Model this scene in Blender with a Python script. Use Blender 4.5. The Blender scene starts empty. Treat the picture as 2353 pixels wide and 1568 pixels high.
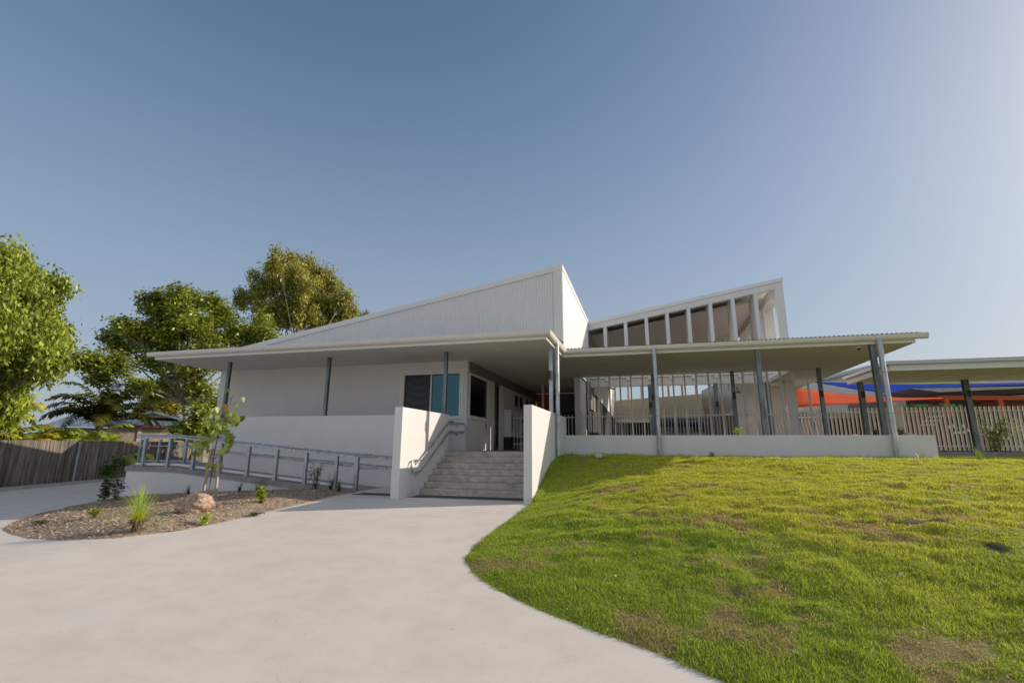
import bpy, math, random
import numpy as np
from mathutils import Vector, Matrix
C=bpy.context.scene; COL=C.collection; R=math.radians
random.seed(7); rng=np.random.default_rng(7)
# ---------------------------------------------------------------- camera
EYE=1.30; PITCH,ROLL,YAW=0.2151201,0.0061007,0.2671692
cam_d=bpy.data.cameras.new('camera'); cam=bpy.data.objects.new('camera',cam_d); COL.objects.link(cam); C.camera=cam
cam_d.sensor_width=36; cam_d.lens=17.0; cam_d.clip_start=.05; cam_d.clip_end=2000
cam.matrix_world=Matrix.Translation((0,0,EYE))@Matrix.Rotation(YAW,4,'Z')@Matrix.Rotation(math.pi/2+PITCH,4,'X')@Matrix.Rotation(ROLL,4,'Z')
C.render.resolution_x=1024; C.render.resolution_y=682
# ---------------------------------------------------------------- light
SUN_EL=R(23.5); SUN_AZ=R(65.5)      # azimuth from +Y towards +X
W=bpy.data.worlds.new('World'); C.world=W; W.use_nodes=True
nt=W.node_tree; bg=nt.nodes['Background']; sky=nt.nodes.new('ShaderNodeTexSky'); sky.sky_type='NISHITA'
sky.sun_disc=False; sky.sun_elevation=SUN_EL; sky.sun_rotation=SUN_AZ; sky.altitude=0; sky.air_density=1.0; sky.dust_density=2.2; sky.ozone_density=1.6
nt.links.new(sky.outputs[0],bg.inputs[0]); bg.inputs[1].default_value=.15
# thin pale haze band low in the sky, by elevation
gm=nt.nodes.new('ShaderNodeGamma'); gm.inputs[1].default_value=.82; nt.links.new(sky.outputs[0],gm.inputs[0])
hs=nt.nodes.new('ShaderNodeHueSaturation'); hs.inputs['Saturation'].default_value=1.34; hs.inputs['Value'].default_value=.69; nt.links.new(gm.outputs[0],hs.inputs['Color'])
tcw=nt.nodes.new('ShaderNodeTexCoord'); sx=nt.nodes.new('ShaderNodeSeparateXYZ'); nt.links.new(tcw.outputs['Generated'],sx.inputs[0])
mr=nt.nodes.new('ShaderNodeMapRange'); mr.interpolation_type='SMOOTHSTEP'; mr.inputs[1].default_value=0; mr.inputs[2].default_value=.85; mr.inputs[3].default_value=.64; mr.inputs[4].default_value=.06; nt.links.new(sx.outputs[2],mr.inputs[0])
mx=nt.nodes.new('ShaderNodeMix'); mx.data_type='RGBA'; nt.links.new(mr.outputs[0],mx.inputs[0]); nt.links.new(hs.outputs[0],mx.inputs[6]); mx.inputs[7].default_value=(2.0,2.28,2.72,1)
# added brightening of the sky behind the camera, to lift the shaded walls
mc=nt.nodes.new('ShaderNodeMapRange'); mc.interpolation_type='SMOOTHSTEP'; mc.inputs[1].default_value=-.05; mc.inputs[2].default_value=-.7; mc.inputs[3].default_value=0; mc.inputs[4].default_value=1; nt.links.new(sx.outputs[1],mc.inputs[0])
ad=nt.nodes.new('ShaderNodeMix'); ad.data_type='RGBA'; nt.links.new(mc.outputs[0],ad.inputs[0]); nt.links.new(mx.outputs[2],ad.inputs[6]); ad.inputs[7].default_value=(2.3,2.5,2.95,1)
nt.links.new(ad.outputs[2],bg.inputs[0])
sky.dust_density=2.6; sky.ozone_density=2.2
sd=bpy.data.lights.new('sun','SUN'); sd.energy=2.8; sd.angle=R(.5); sd.color=(1,.885,.75); so=bpy.data.objects.new('sun',sd); COL.objects.link(so)
S=Vector((math.cos(SUN_EL)*math.sin(SUN_AZ),math.cos(SUN_EL)*math.cos(SUN_AZ),math.sin(SUN_EL)))
so.rotation_euler=S.to_track_quat('Z','Y').to_euler(); so.location=(20,10,20)
C.view_settings.view_transform='Standard'; C.view_settings.look='None'; C.view_settings.gamma=1; C.view_settings.exposure=.56
# ---------------------------------------------------------------- helpers
def lum(c): return c if len(c)==4 else (*c,1)
def mat(name,col,rough=.7,metal=0,var=.08,scale=3.0,bump=0,bscale=40,stretch=None,spec=.5,col2=None,trans=0,attr=None,stain=0):
    m=bpy.data.materials.new(name); m.use_nodes=True; n=m.node_tree; N=n.nodes; L=n.links
    b=N['Principled BSDF']; b.inputs['Roughness'].default_value=rough; b.inputs['Metallic'].default_value=metal
    b.inputs['Specular IOR Level'].default_value=spec
    tc=N.new('ShaderNodeTexCoord'); mp=N.new('ShaderNodeMapping'); L.new(tc.outputs['Object'],mp.inputs[0])
    if stretch: mp.inputs['Scale'].default_value=stretch
    nz=N.new('ShaderNodeTexNoise'); nz.inputs['Scale'].default_value=scale; nz.inputs['Detail'].default_value=6; nz.inputs['Roughness'].default_value=.6
    L.new(mp.outputs[0],nz.inputs[0])
    cr=N.new('ShaderNodeValToRGB'); L.new(nz.outputs[0],cr.inputs[0])
    a=[max(0,c*(1-var*2)) for c in col[:3]]; z=col2 or [min(1,c*(1+var*2)) for c in col[:3]]
    cr.color_ramp.elements[0].position=.3; cr.color_ramp.elements[1].position=.7
    cr.color_ramp.elements[0].color=lum(a); cr.color_ramp.elements[1].color=lum(z)
    out=cr.outputs[0]
    if attr:
        at=N.new('ShaderNodeAttribute'); at.attribute_name=attr; mx=N.new('ShaderNodeMix'); mx.data_type='RGBA'; mx.blend_type='MULTIPLY'; mx.inputs[0].default_value=1
        L.new(out,mx.inputs[6]); L.new(at.outputs[0],mx.inputs[7]); out=mx.outputs[2]
    L.new(out,b.inputs['Base Color'])
    if bump:
        n2=N.new('ShaderNodeTexNoise'); n2.inputs['Scale'].default_value=bscale; n2.inputs['Detail'].default_value=5; L.new(mp.outputs[0],n2.inputs[0])
        bp=N.new('ShaderNodeBump'); bp.inputs['Strength'].default_value=bump; bp.inputs['Distance'].default_value=.02; L.new(n2.outputs[0],bp.inputs['Height']); L.new(bp.outputs[0],b.inputs['Normal'])
    if trans:
        t=N.new('ShaderNodeBsdfTranslucent'); L.new(out,t.inputs[0]); ms=N.new('ShaderNodeMixShader'); ms.inputs[0].default_value=trans
        L.new(b.outputs[0],ms.inputs[1]); L.new(t.outputs[0],ms.inputs[2]); L.new(ms.outputs[0],N['Material Output'].inputs[0])
    return m
M={}
M['render']=mat('white_render',(.72,.705,.68),.85,var=.02,scale=1.3,bump=.15,bscale=220)
M['soffit']=mat('soffit_board',(.70,.67,.62),.8,var=.012,scale=.6)
M['trim']=mat('white_trim',(.78,.755,.70),.45,var=.01)
M['cream']=mat('cream_gutter',(.74,.70,.62),.35,var=.01)
M['clad']=mat('light_cladding',(.78,.77,.74),.45,var=.01)
M['roof']=mat('steel_roof_sheet',(.55,.56,.56),.4,metal=.2,var=.02)
M['grey']=mat('grey_paint',(.38,.36,.33),.7,var=.02)
M['taupe']=mat('taupe_paint',(.20,.19,.175),.7,var=.02)
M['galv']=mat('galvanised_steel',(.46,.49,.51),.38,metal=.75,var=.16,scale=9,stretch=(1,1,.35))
M['galvd']=mat('dark_shaded_galvanised',(.20,.22,.23),.5,metal=.6,var=.22,scale=6,stretch=(1,1,.3))  # darker galvanised; on the shaded posts it puts the shade into the colour
M['conc']=mat('step_concrete',(.43,.39,.345),.85,var=.15,scale=5,bump=.25,bscale=60,stretch=(1,1,1.7))
M['slab']=mat('ramp_concrete',(.30,.29,.275),.85,var=.12,scale=2.5,bump=.15,bscale=80)
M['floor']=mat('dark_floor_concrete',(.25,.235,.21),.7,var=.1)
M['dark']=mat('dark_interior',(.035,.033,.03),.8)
M['glassd']=mat('dark_glass',(.008,.008,.01),.06,spec=.6,var=0)
M['glasst']=mat('teal_reflective_glass',(.05,.11,.12),.03,metal=1,var=0)
M['black']=mat('black_metal',(.012,.012,.012),.4,var=0)
M['orange']=mat('orange_paint',(.70,.13,.03),.6,var=.03)
M['navy']=mat('navy_awning',(.02,.035,.08),.6,var=.05)
M['beige']=mat('beige_render',(.50,.46,.36),.85,var=.02)
M['timber']=mat('pale_stake_timber',(.42,.34,.26),.85,var=.15,scale=8,stretch=(4,4,.4))
M['rock']=mat('sandstone_boulder',(.44,.31,.22),.95,var=.28,scale=5,bump=.9,bscale=14)
M['stone']=mat('pale_stone',(.50,.45,.38),.9,var=.1,bump=.3,bscale=30)
M['bark']=mat('grey_brown_bark',(.20,.15,.11),.95,var=.3,scale=6,bump=.6,bscale=20)
M['palebark']=mat('pale_smooth_bark',(.42,.36,.29),.9,var=.25,scale=3,bump=.3)
M['leaf']=mat('broad_leaf',(.27,.33,.05),.42,var=.22,scale=.5,trans=.27,attr='shade')
M['leafo']=mat('olive_leaf',(.34,.35,.07),.5,var=.22,scale=.7,trans=.3,attr='shade')
M['leafg']=mat('glossy_bright_leaf',(.30,.35,.045),.38,var=.18,scale=1.0,trans=.28,attr='shade')
M['palm']=mat('palm_frond',(.22,.26,.035),.5,var=.25,scale=1,trans=.35,attr='shade')
M['shrub']=mat('shrub_leaf',(.06,.10,.02),.5,var=.25,scale=5,trans=.3,attr='shade')
M['stem']=mat('green_brown_stem',(.10,.08,.04),.8,var=.2)
M['iron']=mat('faded_blue_roof',(.19,.23,.28),.5,metal=.2,var=.15,scale=2)
M['ironl']=mat('pale_iron_roof',(.45,.43,.40),.5,var=.1)
M['maroon']=mat('maroon_gutter',(.16,.05,.04),.5)
M['lattice']=mat('cream_lattice',(.55,.47,.36),.8)
M['slat']=mat('cream_powdercoat',(.78,.72,.64),.5,var=.02)
M['kerb']=mat('kerb_concrete',(.36,.36,.35),.9,var=.08,bump=.2)
M['sailo']=mat('orange_shade_cloth',(.98,.22,.045),.8,var=.03,trans=.6)
M['sailb']=mat('blue_shade_cloth',(.006,.07,.55),.9,var=.04,trans=.5,spec=.1)
M['sailg']=mat('lime_shade_cloth',(.28,.45,.03),.8,var=.04,trans=.2)
M['green']=mat('green_play_plastic',(.10,.35,.06),.5)
M['purple']=mat('purple_paint',(.10,.04,.12),.6)
M['yellow']=mat('faded_yellow_line_paint',(.50,.35,.05),.8,var=.15,scale=8)
M['soil']=mat('garden_soil',(.07,.05,.035),.95,var=.3,bump=.5)
M['steelmural']=mat('brushed_steel_panel',(.42,.41,.39),.35,metal=.7,var=.3,scale=3,stretch=(1,1,.4))
# window with insect screen: fine dark mesh
def tag(o,label=None,cat=None,group=None,kind=None):
    if label: o['label']=label
    if cat: o['category']=cat
    if group: o['group']=group
    if kind: o['kind']=kind
    return o
def link(name,me,m,parent=None,smooth=False):
    o=bpy.data.objects.new(name,me); COL.objects.link(o)
    if m: me.materials.append(m)
    if smooth: me.polygons.foreach_set('use_smooth',[True]*len(me.polygons))
    if parent:
        o.parent=parent; bpy.context.view_layer.update(); o.matrix_parent_inverse=parent.matrix_world.inverted()
    return o
def thing(name,label,cat,loc=(0,0,0),group=None):
    o=bpy.data.objects.new(name,None); COL.objects.link(o); o.location=loc; o.empty_display_size=.2; bpy.context.view_layer.update()
    return tag(o,label,cat,group)
class MB:
    def __init__(s): s.v=[]; s.f=[]
    def add(s,vs,fs):
        k=len(s.v); s.v+= [tuple(v) for v in vs]; s.f+=[tuple(i+k for i in f) for f in fs]; return s
    def box(s,x0,x1,y0,y1,z0,z1):
        return s.add([(x0,y0,z0),(x1,y0,z0),(x1,y1,z0),(x0,y1,z0),(x0,y0,z1),(x1,y0,z1),(x1,y1,z1),(x0,y1,z1)],
          [(0,3,2,1),(4,5,6,7),(0,1,5,4),(1,2,6,5),(2,3,7,6),(3,0,4,7)])
    def prism(s,poly,axis,a,b):
        # poly in the two other axes (cyclic order): axis y -> (x,z); x -> (y,z); z -> (x,y)
        f={'y':lambda p,t:(p[0],t,p[1]),'x':lambda p,t:(t,p[0],p[1]),'z':lambda p,t:(p[0],p[1],t)}[axis]
        n=len(poly); return s.add([f(p,a) for p in poly]+[f(p,b) for p in poly],[tuple(range(n))[::-1],tuple(range(n,2*n))]+[(i,(i+1)%n,n+(i+1)%n,n+i) for i in range(n)])
    def tube(s,path,r,n=10,cap=True,taper=None):
        P=[Vector(p) for p in path]; k=len(s.v); u=None; m=len(P)
        for i,p in enumerate(P):
            t=((P[min(i+1,m-1)]-P[max(i-1,0)])).normalized()
            if u is None: u=t.orthogonal().normalized()
            u=(u-t*u.dot(t)).normalized(); w=t.cross(u); rr=r if taper is None else r+(taper-r)*i/(m-1)
            for j in range(n):
                a=2*math.pi*j/n; q=p+(u*math.cos(a)+w*math.sin(a))*rr; s.v.append(tuple(q))
        for i in range(m-1):
            for j in range(n): s.f.append((k+i*n+j,k+i*n+(j+1)%n,k+(i+1)*n+(j+1)%n,k+(i+1)*n+j))
        if cap: s.f.append(tuple(k+j for j in range(n))[::-1]); s.f.append(tuple(k+(m-1)*n+j for j in range(n)))
        return s
    def beam(s,p,q,w,h):   # rectangular bar between two points, h vertical
        p=Vector(p);q=Vector(q); t=(q-p).normalized(); side=t.cross(Vector((0,0,1)))
        if side.length<1e-4: side=Vector((1,0,0))
        side.normalize(); up=side.cross(t).normalized(); a=side*w/2; b=up*h/2
        return s.add([p-a-b,p+a-b,p+a+b,p-a+b,q-a-b,q+a-b,q+a+b,q-a+b],[(0,1,2,3),(7,6,5,4),(0,4,5,1),(1,5,6,2),(2,6,7,3),(3,7,4,0)])
    def hpost(s,x,y,z0,z1,w=.1,t=.012,rot=0):
        s.box(x-w/2,x+w/2,y-w/2,y-w/2+t,z0,z1); s.box(x-w/2,x+w/2,y+w/2-t,y+w/2,z0,z1); s.box(x-t/2,x+t/2,y-w/2+t,y+w/2-t,z0,z1); return s
    def build(s,name,m,parent=None,smooth=False,bevel=0):
        me=bpy.data.meshes.new(name); me.from_pydata(s.v,[],s.f); me.validate()
        import bmesh
        bm=bmesh.new(); bm.from_mesh(me); bmesh.ops.recalc_face_normals(bm,faces=bm.faces); bm.to_mesh(me); bm.free()
        o=link(name,me,m,parent,smooth)
        if bevel:
            b=o.modifiers.new('bevel','BEVEL'); b.width=bevel; b.segments=2; b.limit_method='ANGLE'
        return o
def fast_mesh(name,verts,faces,m,parent=None,shade=None,nv=4):
    me=bpy.data.meshes.new(name); verts=np.asarray(verts,np.float32); faces=np.asarray(faces,np.int32)
    me.vertices.add(len(verts)); me.vertices.foreach_set('co',verts.ravel())
    nf=len(faces); me.loops.add(nf*nv); me.loops.foreach_set('vertex_index',faces.ravel()); me.polygons.add(nf)
    me.polygons.foreach_set('loop_start',np.arange(0,nf*nv,nv,dtype=np.int32)); me.polygons.foreach_set('loop_total',np.full(nf,nv,dtype=np.int32))
    if shade is not None:
        a=me.color_attributes.new('shade','FLOAT_COLOR','POINT'); c=np.ones((len(verts),4),np.float32); c[:,:3]=shade; a.data.foreach_set('color',c.ravel())
    me.update(calc_edges=True); me.validate(); return link(name,me,m,parent)
def copy_tree(o,parent=None):
    c=o.copy(); COL.objects.link(c)
    if parent: c.parent=parent
    for ch in o.children: copy_tree(ch,c)
    return c
# camera rays for laying out the far background at real distances
def ray(x,y):
    cp,sp=math.cos(PITCH),math.sin(PITCH); fw=Vector((-math.sin(YAW)*cp,math.cos(YAW)*cp,sp)); r0=Vector((math.cos(YAW),math.sin(YAW),0)); u0=r0.cross(fw)
    return r0*(x-1176)/1110.6+u0*(784-y)/1110.6+fw
def at(x,y,d):            # point at horizontal distance d
    r=ray(x,y+ (x-1176)*.0061); h=math.hypot(r.x,r.y); return Vector((0,0,EYE))+r*(d/h)
# ---------------------------------------------------------------- terrain
def G(x,y):
    x=np.asarray(x,float); y=np.asarray(y,float)
    a=-.04*(11.5-np.clip(y,1.0,11.5)); t=np.clip(-8.4-x,0,9.2); return a*(1-np.clip(t/9.2,0,1)*.5)-.058*t
EDGE=[(40,-13),(12,-1.2),(7,.8),(3.6,2.35),(1.9,3.18),(1.1,3.66),(.48,4.04),(.04,4.39),(-.42,4.66),(-1.1,5.08),(-1.67,5.55),(-2.17,6.11),(-2.48,6.66),(-2.58,7.39),(-2.62,8.68),(-2.66,10.0),(-2.69,11.34),(-2.69,12.2),(-2.69,30)]
def sdist(px,py,poly):
    px=np.asarray(px,float); py=np.asarray(py,float); best=np.full(px.shape,1e9); sg=np.zeros(px.shape)
    for (x0,y0),(x1,y1) in zip(poly[:-1],poly[1:]):
        dx,dy=x1-x0,y1-y0; L2=dx*dx+dy*dy; t=np.clip(((px-x0)*dx+(py-y0)*dy)/L2,0,1)
        qx,qy=px-(x0+t*dx),py-(y0+t*dy); d=np.hypot(qx,qy); c=-(dx*qy-dy*qx); u=d<best-1e-9
        best=np.where(u,d,best); sg=np.where(u,np.sign(c),sg)
    return best*sg
def sm(t): t=np.clip(t,0,1); return t*t*(3-2*t)
def vnoise(x,y,s,seed=0):   # smooth value noise
    x=np.asarray(x)*s; y=np.asarray(y)*s; xi=np.floor(x).astype(int); yi=np.floor(y).astype(int); fx=sm(x-xi); fy=sm(y-yi)
    def h(a,b): n=(a*374761393+b*668265263+seed*974634777)&0xffffffff; n=((n^(n>>13))*1274126177)&0xffffffff; return ((n^(n>>16))&0xffff)/65535.
    return (h(xi,yi)*(1-fx)+h(xi+1,yi)*fx)*(1-fy)+(h(xi,yi+1)*(1-fx)+h(xi+1,yi+1)*fx)*fy
def lawn_s(x,y): return sdist(x,y,EDGE)
def LZ(x,y):
    x=np.asarray(x,float); y=np.asarray(y,float); s=lawn_s(x,y); g=G(np.clip(x,-2.7,50),y)
    p1=np.interp(y,[11.3,11.9,13.24,14.0,14.8,16.4],[0,.13,.63,.86,.96,.97])
    a=np.exp(-np.clip(x+2.66,0,99)/1.3)
    sp=np.clip(s,0,99); p2=np.sin(sp/(sp+np.clip(14.9-y,0,99)+1e-6)*math.pi/2)**1.15
    h=g*(1-p2)+.975*p2
    z=a*np.maximum(g+p1*(.97-g)/.97,g+(h-g)*.6)+(1-a)*h
    z=np.where(y>15.2,np.maximum(z,z+(.98-z)*sm((y-15.2)/1.2)),z)
    bumps=(vnoise(x,y,.55,1)-.5)*.10+(vnoise(x,y,1.7,2)-.5)*.045+(vnoise(x*.8,y*1.2,3.6,3)-.5)*.058+(vnoise(x,y,8,4)-.5)*.038
    z=z+bumps*sm(s/1.5)*np.where(y>15.6,.2,1)
    return np.where(s>0,np.maximum(z,g-.0)+.03*np.clip(s*6,0,1),g+s*.3)
def grid(name,xs,ys,f,m,parent=None,mask=None):
    X,Y=np.meshgrid(xs,ys); Zv=f(X,Y); n=len(xs); v=np.stack([X.ravel(),Y.ravel(),Zv.ravel()],1)
    i=np.arange(len(ys)-1)[:,None]*n+np.arange(n-1)[None]; F=np.stack([i,i+1,i+1+n,i+n],-1).reshape(-1,4)
    if mask is not None: F=F[mask(v[F].mean(1))]
    o=fast_mesh(name,v,F,m,parent); o.data.polygons.foreach_set('use_smooth',[True]*len(o.data.polygons)); return o
# path concrete material
def path_material():
    m=mat('broom_finished_concrete',(.70,.63,.55),.85,var=.02,scale=.35,bump=.12,bscale=120)
    n=m.node_tree; N=n.nodes; L=n.links; b=N['Principled BSDF']; src=b.inputs['Base Color'].links[0].from_socket
    tc=N.new('ShaderNodeTexCoord'); nz=N.new('ShaderNodeTexNoise'); nz.inputs['Scale'].default_value=1.6; nz.inputs['Detail'].default_value=9; nz.inputs['Roughness'].default_value=.7; L.new(tc.outputs['Object'],nz.inputs[0])
    cr=N.new('ShaderNodeValToRGB'); cr.color_ramp.elements[0].position=.36; cr.color_ramp.elements[0].color=(.925,.91,.89,1); cr.color_ramp.elements[1].position=.56; cr.color_ramp.elements[1].color=(1,1,1,1); L.new(nz.outputs[0],cr.inputs[0])
    mx=N.new('ShaderNodeMix'); mx.data_type='RGBA'; mx.blend_type='MULTIPLY'; mx.inputs[0].default_value=1; L.new(src,mx.inputs[6]); L.new(cr.outputs[0],mx.inputs[7])
    # broom streaks
    mp=N.new('ShaderNodeMapping'); mp.inputs['Scale'].default_value=(2,60,1); mp.inputs['Rotation'].default_value=(0,0,.5); L.new(tc.outputs['Object'],mp.inputs[0]); n3=N.new('ShaderNodeTexNoise'); n3.inputs['Scale'].default_value=1; n3.inputs['Detail'].default_value=3; L.new(mp.outputs[0],n3.inputs[0])
    mr=N.new('ShaderNodeMapRange'); mr.inputs[3].default_value=.96; mr.inputs[4].default_value=1.04; L.new(n3.outputs[0],mr.inputs[0]); mx2=N.new('ShaderNodeMix'); mx2.data_type='RGBA'; mx2.blend_type='MULTIPLY'; mx2.inputs[0].default_value=1; L.new(mx.outputs[2],mx2.inputs[6]); L.new(mr.outputs[0],mx2.inputs[7])
    # cracked specks
    vo=N.new('ShaderNodeTexNoise'); vo.inputs['Scale'].default_value=26; vo.inputs['Detail'].default_value=2; L.new(tc.outputs['Object'],vo.inputs[0]); c2=N.new('ShaderNodeValToRGB'); c2.color_ramp.elements[0].position=.22; c2.color_ramp.elements[0].color=(.72,.7,.67,1); c2.color_ramp.elements[1].position=.30; c2.color_ramp.elements[1].color=(1,1,1,1); L.new(vo.outputs[0],c2.inputs[0])
    mx3=N.new('ShaderNodeMix'); mx3.data_type='RGBA'; mx3.blend_type='MULTIPLY'; mx3.inputs[0].default_value=1; L.new(mx2.outputs[2],mx3.inputs[6]); L.new(c2.outputs[0],mx3.inputs[7])
    L.new(mx3.outputs[2],b.inputs['Base Color']); return m
MP=path_material()
M['dirt']=mat('far_ground_grass',(.08,.10,.03),.95,var=.3,scale=.4)
g=MB(); g.add([(-900,-900,-1.0),(900,-900,-1.0),(900,900,-1.0),(-900,900,-1.0)],[(0,1,2,3)]).build('ground',M['dirt']); tag(bpy.data.objects['ground'],kind='structure')
o=grid('path',np.arange(-28.4,13,.25),np.arange(-34,30,.25),G,MP,mask=lambda c:((c[:,1]<14.4)|(c[:,0]<-17.4))&(lawn_s(c[:,0],c[:,1])<.6)&(c[:,0]<12)); tag(o,kind='structure')
# ---------------------------------------------------------------- lawn
def grass_mat(name,blade):
    m=bpy.data.materials.new(name); m.use_nodes=True; n=m.node_tree; N=n.nodes; L=n.links; b=N['Principled BSDF']; b.inputs['Roughness'].default_value=.75 if not blade else .5; b.inputs['Specular IOR Level'].default_value=.25
    at_=N.new('ShaderNodeAttribute'); at_.attribute_name='shade'; L.new(at_.outputs[0],b.inputs['Base Color'])
    if blade:
        t=N.new('ShaderNodeBsdfTranslucent'); L.new(at_.outputs[0],t.inputs[0]); ms=N.new('ShaderNodeMixShader'); ms.inputs[0].default_value=.42; L.new(b.outputs[0],ms.inputs[1]); L.new(t.outputs[0],ms.inputs[2]); L.new(ms.outputs[0],N['Material Output'].inputs[0])
    return m
def grass_col(x,y,r=None):
    # living green, drier yellow green towards the crest, brown worn patches
    n1=vnoise(x,y,.45,11); n2=vnoise(x,y,1.3,12); n3=vnoise(x,y,3.4,13); n4=vnoise(x,y,9,14)
    green=np.array([.44,.54,.055]); yel=np.array([.66,.66,.075]); brown=np.array([.62,.45,.21]); soil=np.array([.06,.045,.03])
    ty=sm((y+.75*x-6.2)/4.5+ (n1-.5)*.9+(n2-.5)*.3)*sm((x+2.7)/3.2); c=green*(1-ty[...,None])+yel*ty[...,None]
    # named worn areas seen on the bank
    w=np.zeros_like(x)
    for cx,cy,rx,ry,k in [(1.4,7.5,1.3,.7,.75),(2.8,7.1,.8,.5,.9),(.7,8.6,1.0,.4,.4),(-1.55,6.9,.38,.3,.8),(-.95,6.9,.4,.22,.65),(.74,5.4,.6,.10,.9),(1.3,4.9,.5,.13,1.0),(2.0,4.5,.6,.22,1.0),(2.9,4.6,.5,.22,.7),(.1,6.1,.6,.13,.7),(3.6,6.8,.45,.45,.85),(-.4,6.3,.4,.12,.6),(4.5,9.5,1.2,.4,.4)]:
        w=np.maximum(w,k*np.exp(-(((x-cx)/rx)**2+((y-cy)/ry)**2)))
    br=sm((w*.66+(n2-.5)*.9+(n3-.5)*1.3+(n4-.5)*1.1-.42)/.4)*.75
    br=np.maximum(br,sm((n2*.5+n3*.5-.66)/.12)*.45)
    c=c*(1-br[...,None])+brown*br[...,None]
    so=np.zeros_like(x)
    for cx,cy,rx,ry in [(3.15,7.33,.34,.06),(2.6,7.4,.2,.05),(3.40,6.42,.12,.2),(2.9,7.0,.3,.045)]: so=np.maximum(so,np.exp(-(((x-cx)/rx)**2+((y-cy)/ry)**2)))
    so=sm((so+(n3-.5)*.6-.35)/.3); c=c*(1-so[...,None])+soil*so[...,None]
    return c,br,so
MG=grass_mat('lawn_turf',False); MGB=grass_mat('grass_blade',True)
fx=np.concatenate([np.arange(-3.0,9,.09),np.arange(9,18,.25),np.arange(18,41,1.0)]); fy=np.concatenate([np.arange(-6,2,.3),np.arange(2,16.6,.09),np.arange(16.6,25,.3)])
def lawn_mask(c):
    s=lawn_s(c[:,0],c[:,1]); return (s>-.25)&(c[:,0]>-2.75)&~((c[:,1]>16.55)&(c[:,0]<7.8))&(c[:,1]<23.95)
X_,Y_=np.meshgrid(fx,fy)
lawn=grid('lawn',fx,fy,LZ,MG,mask=lawn_mask)
cc,_,_=grass_col(X_.ravel(),Y_.ravel()); ca=lawn.data.color_attributes.new('shade','FLOAT_COLOR','POINT')
nvt=len(lawn.data.vertices); c4=np.ones((nvt,4),np.float32); c4[:,:3]=cc[:nvt]*.42; ca.data.foreach_set('color',c4.ravel()); tag(lawn,kind='structure')  # turf colour darkened to paint in the shade between blades
def blades(name,x,y,h,w,lean=.6):
    n=len(x); z=LZ(x,y)-.005; az=rng.uniform(0,6.283,n); la=rng.uniform(0,6.283,n); le=h*rng.uniform(.2,lean+.5,n)
    c,br,so=grass_col(x,y); k=rng.uniform(.68,1.32,n)[:,None]; c=c*k; dry=rng.random(n)<.05; c[dry]=np.array([.30,.24,.12])
    h=h*(1-.3*br)*(1-.7*so)
    dx,dy=np.cos(az)*w/2,np.sin(az)*w/2; V=np.zeros((n,5,3),np.float32)
    V[:,0]=np.stack([x-dx,y-dy,z],1); V[:,1]=np.stack([x+dx,y+dy,z],1)
    mx,my=np.cos(la)*le*.35,np.sin(la)*le*.35
    V[:,2]=np.stack([x+dx*.7+mx,y+dy*.7+my,z+h*.6],1); V[:,3]=np.stack([x-dx*.7+mx,y-dy*.7+my,z+h*.6],1); V[:,4]=np.stack([x+np.cos(la)*le,y+np.sin(la)*le,z+h*.95],1)
    b=np.arange(n)[:,None]*5; F=np.concatenate([b+np.array([[0,1,2]]),b+np.array([[0,2,3]]),b+np.array([[3,2,4]])],0)
    cs=np.repeat(c[:,None,:],5,1); cs[:,:2]*=.55  # blade roots painted darker for the shade low in the grass
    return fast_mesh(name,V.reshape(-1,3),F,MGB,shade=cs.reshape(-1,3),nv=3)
def scatter(n,x0,x1,y0,y1): return rng.uniform(x0,x1,n),rng.uniform(y0,y1,n)
gx=[];gy=[];gh=[];gw=[]
for n,(x0,x1,y0,y1),hh,ww in [(260000,(-2.7,7,2.2,7),.042,.006),(270000,(-2.7,10.5,7,11.5),.045,.008),(190000,(-2.7,14,11.5,16.5),.05,.011),(45000,(7.8,16,16.4,24),.06,.014),(60000,(1,7,-.5,2.6),.042,.006)]:
    x,y=scatter(n,x0,x1,y0,y1); s=lawn_s(x,y); ang=np.degrees(np.arctan2(x,y)); k=(s>-.02+.05*(vnoise(x,y,6,5)-.5))&(ang<47)&(x>-2.64)
    if y1>18: k&=(y<23.84)
    x,y=x[k],y[k]; tuft=vnoise(x,y,4,21)*.5+vnoise(x,y,1.4,22)*.5; a=rng.uniform(.5,1.25,len(x))*(.25+1.5*tuft)
    gx.append(x);gy.append(y);gh.append(hh*a);gw.append(np.full(len(x),ww)*rng.uniform(.7,1.3,len(x)))
# longer fringe against the low wall and along the stair wall
x,y=scatter(9000,-2.6,7.85,16.2,16.44); gx.append(x);gy.append(y);gh.append(.05+.14*rng.random(len(x))**3*(.4+vnoise(x,y,2,9)));gw.append(np.full(len(x),.010))
x,y=scatter(5000,-2.64,-2.45,11.5,16.4); gx.append(x);gy.append(y);gh.append(.04+.09*rng.random(len(x))**2);gw.append(np.full(len(x),.009))
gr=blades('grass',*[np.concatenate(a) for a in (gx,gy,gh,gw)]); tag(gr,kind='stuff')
print('blades',len(gr.data.polygons)//3)
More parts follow.
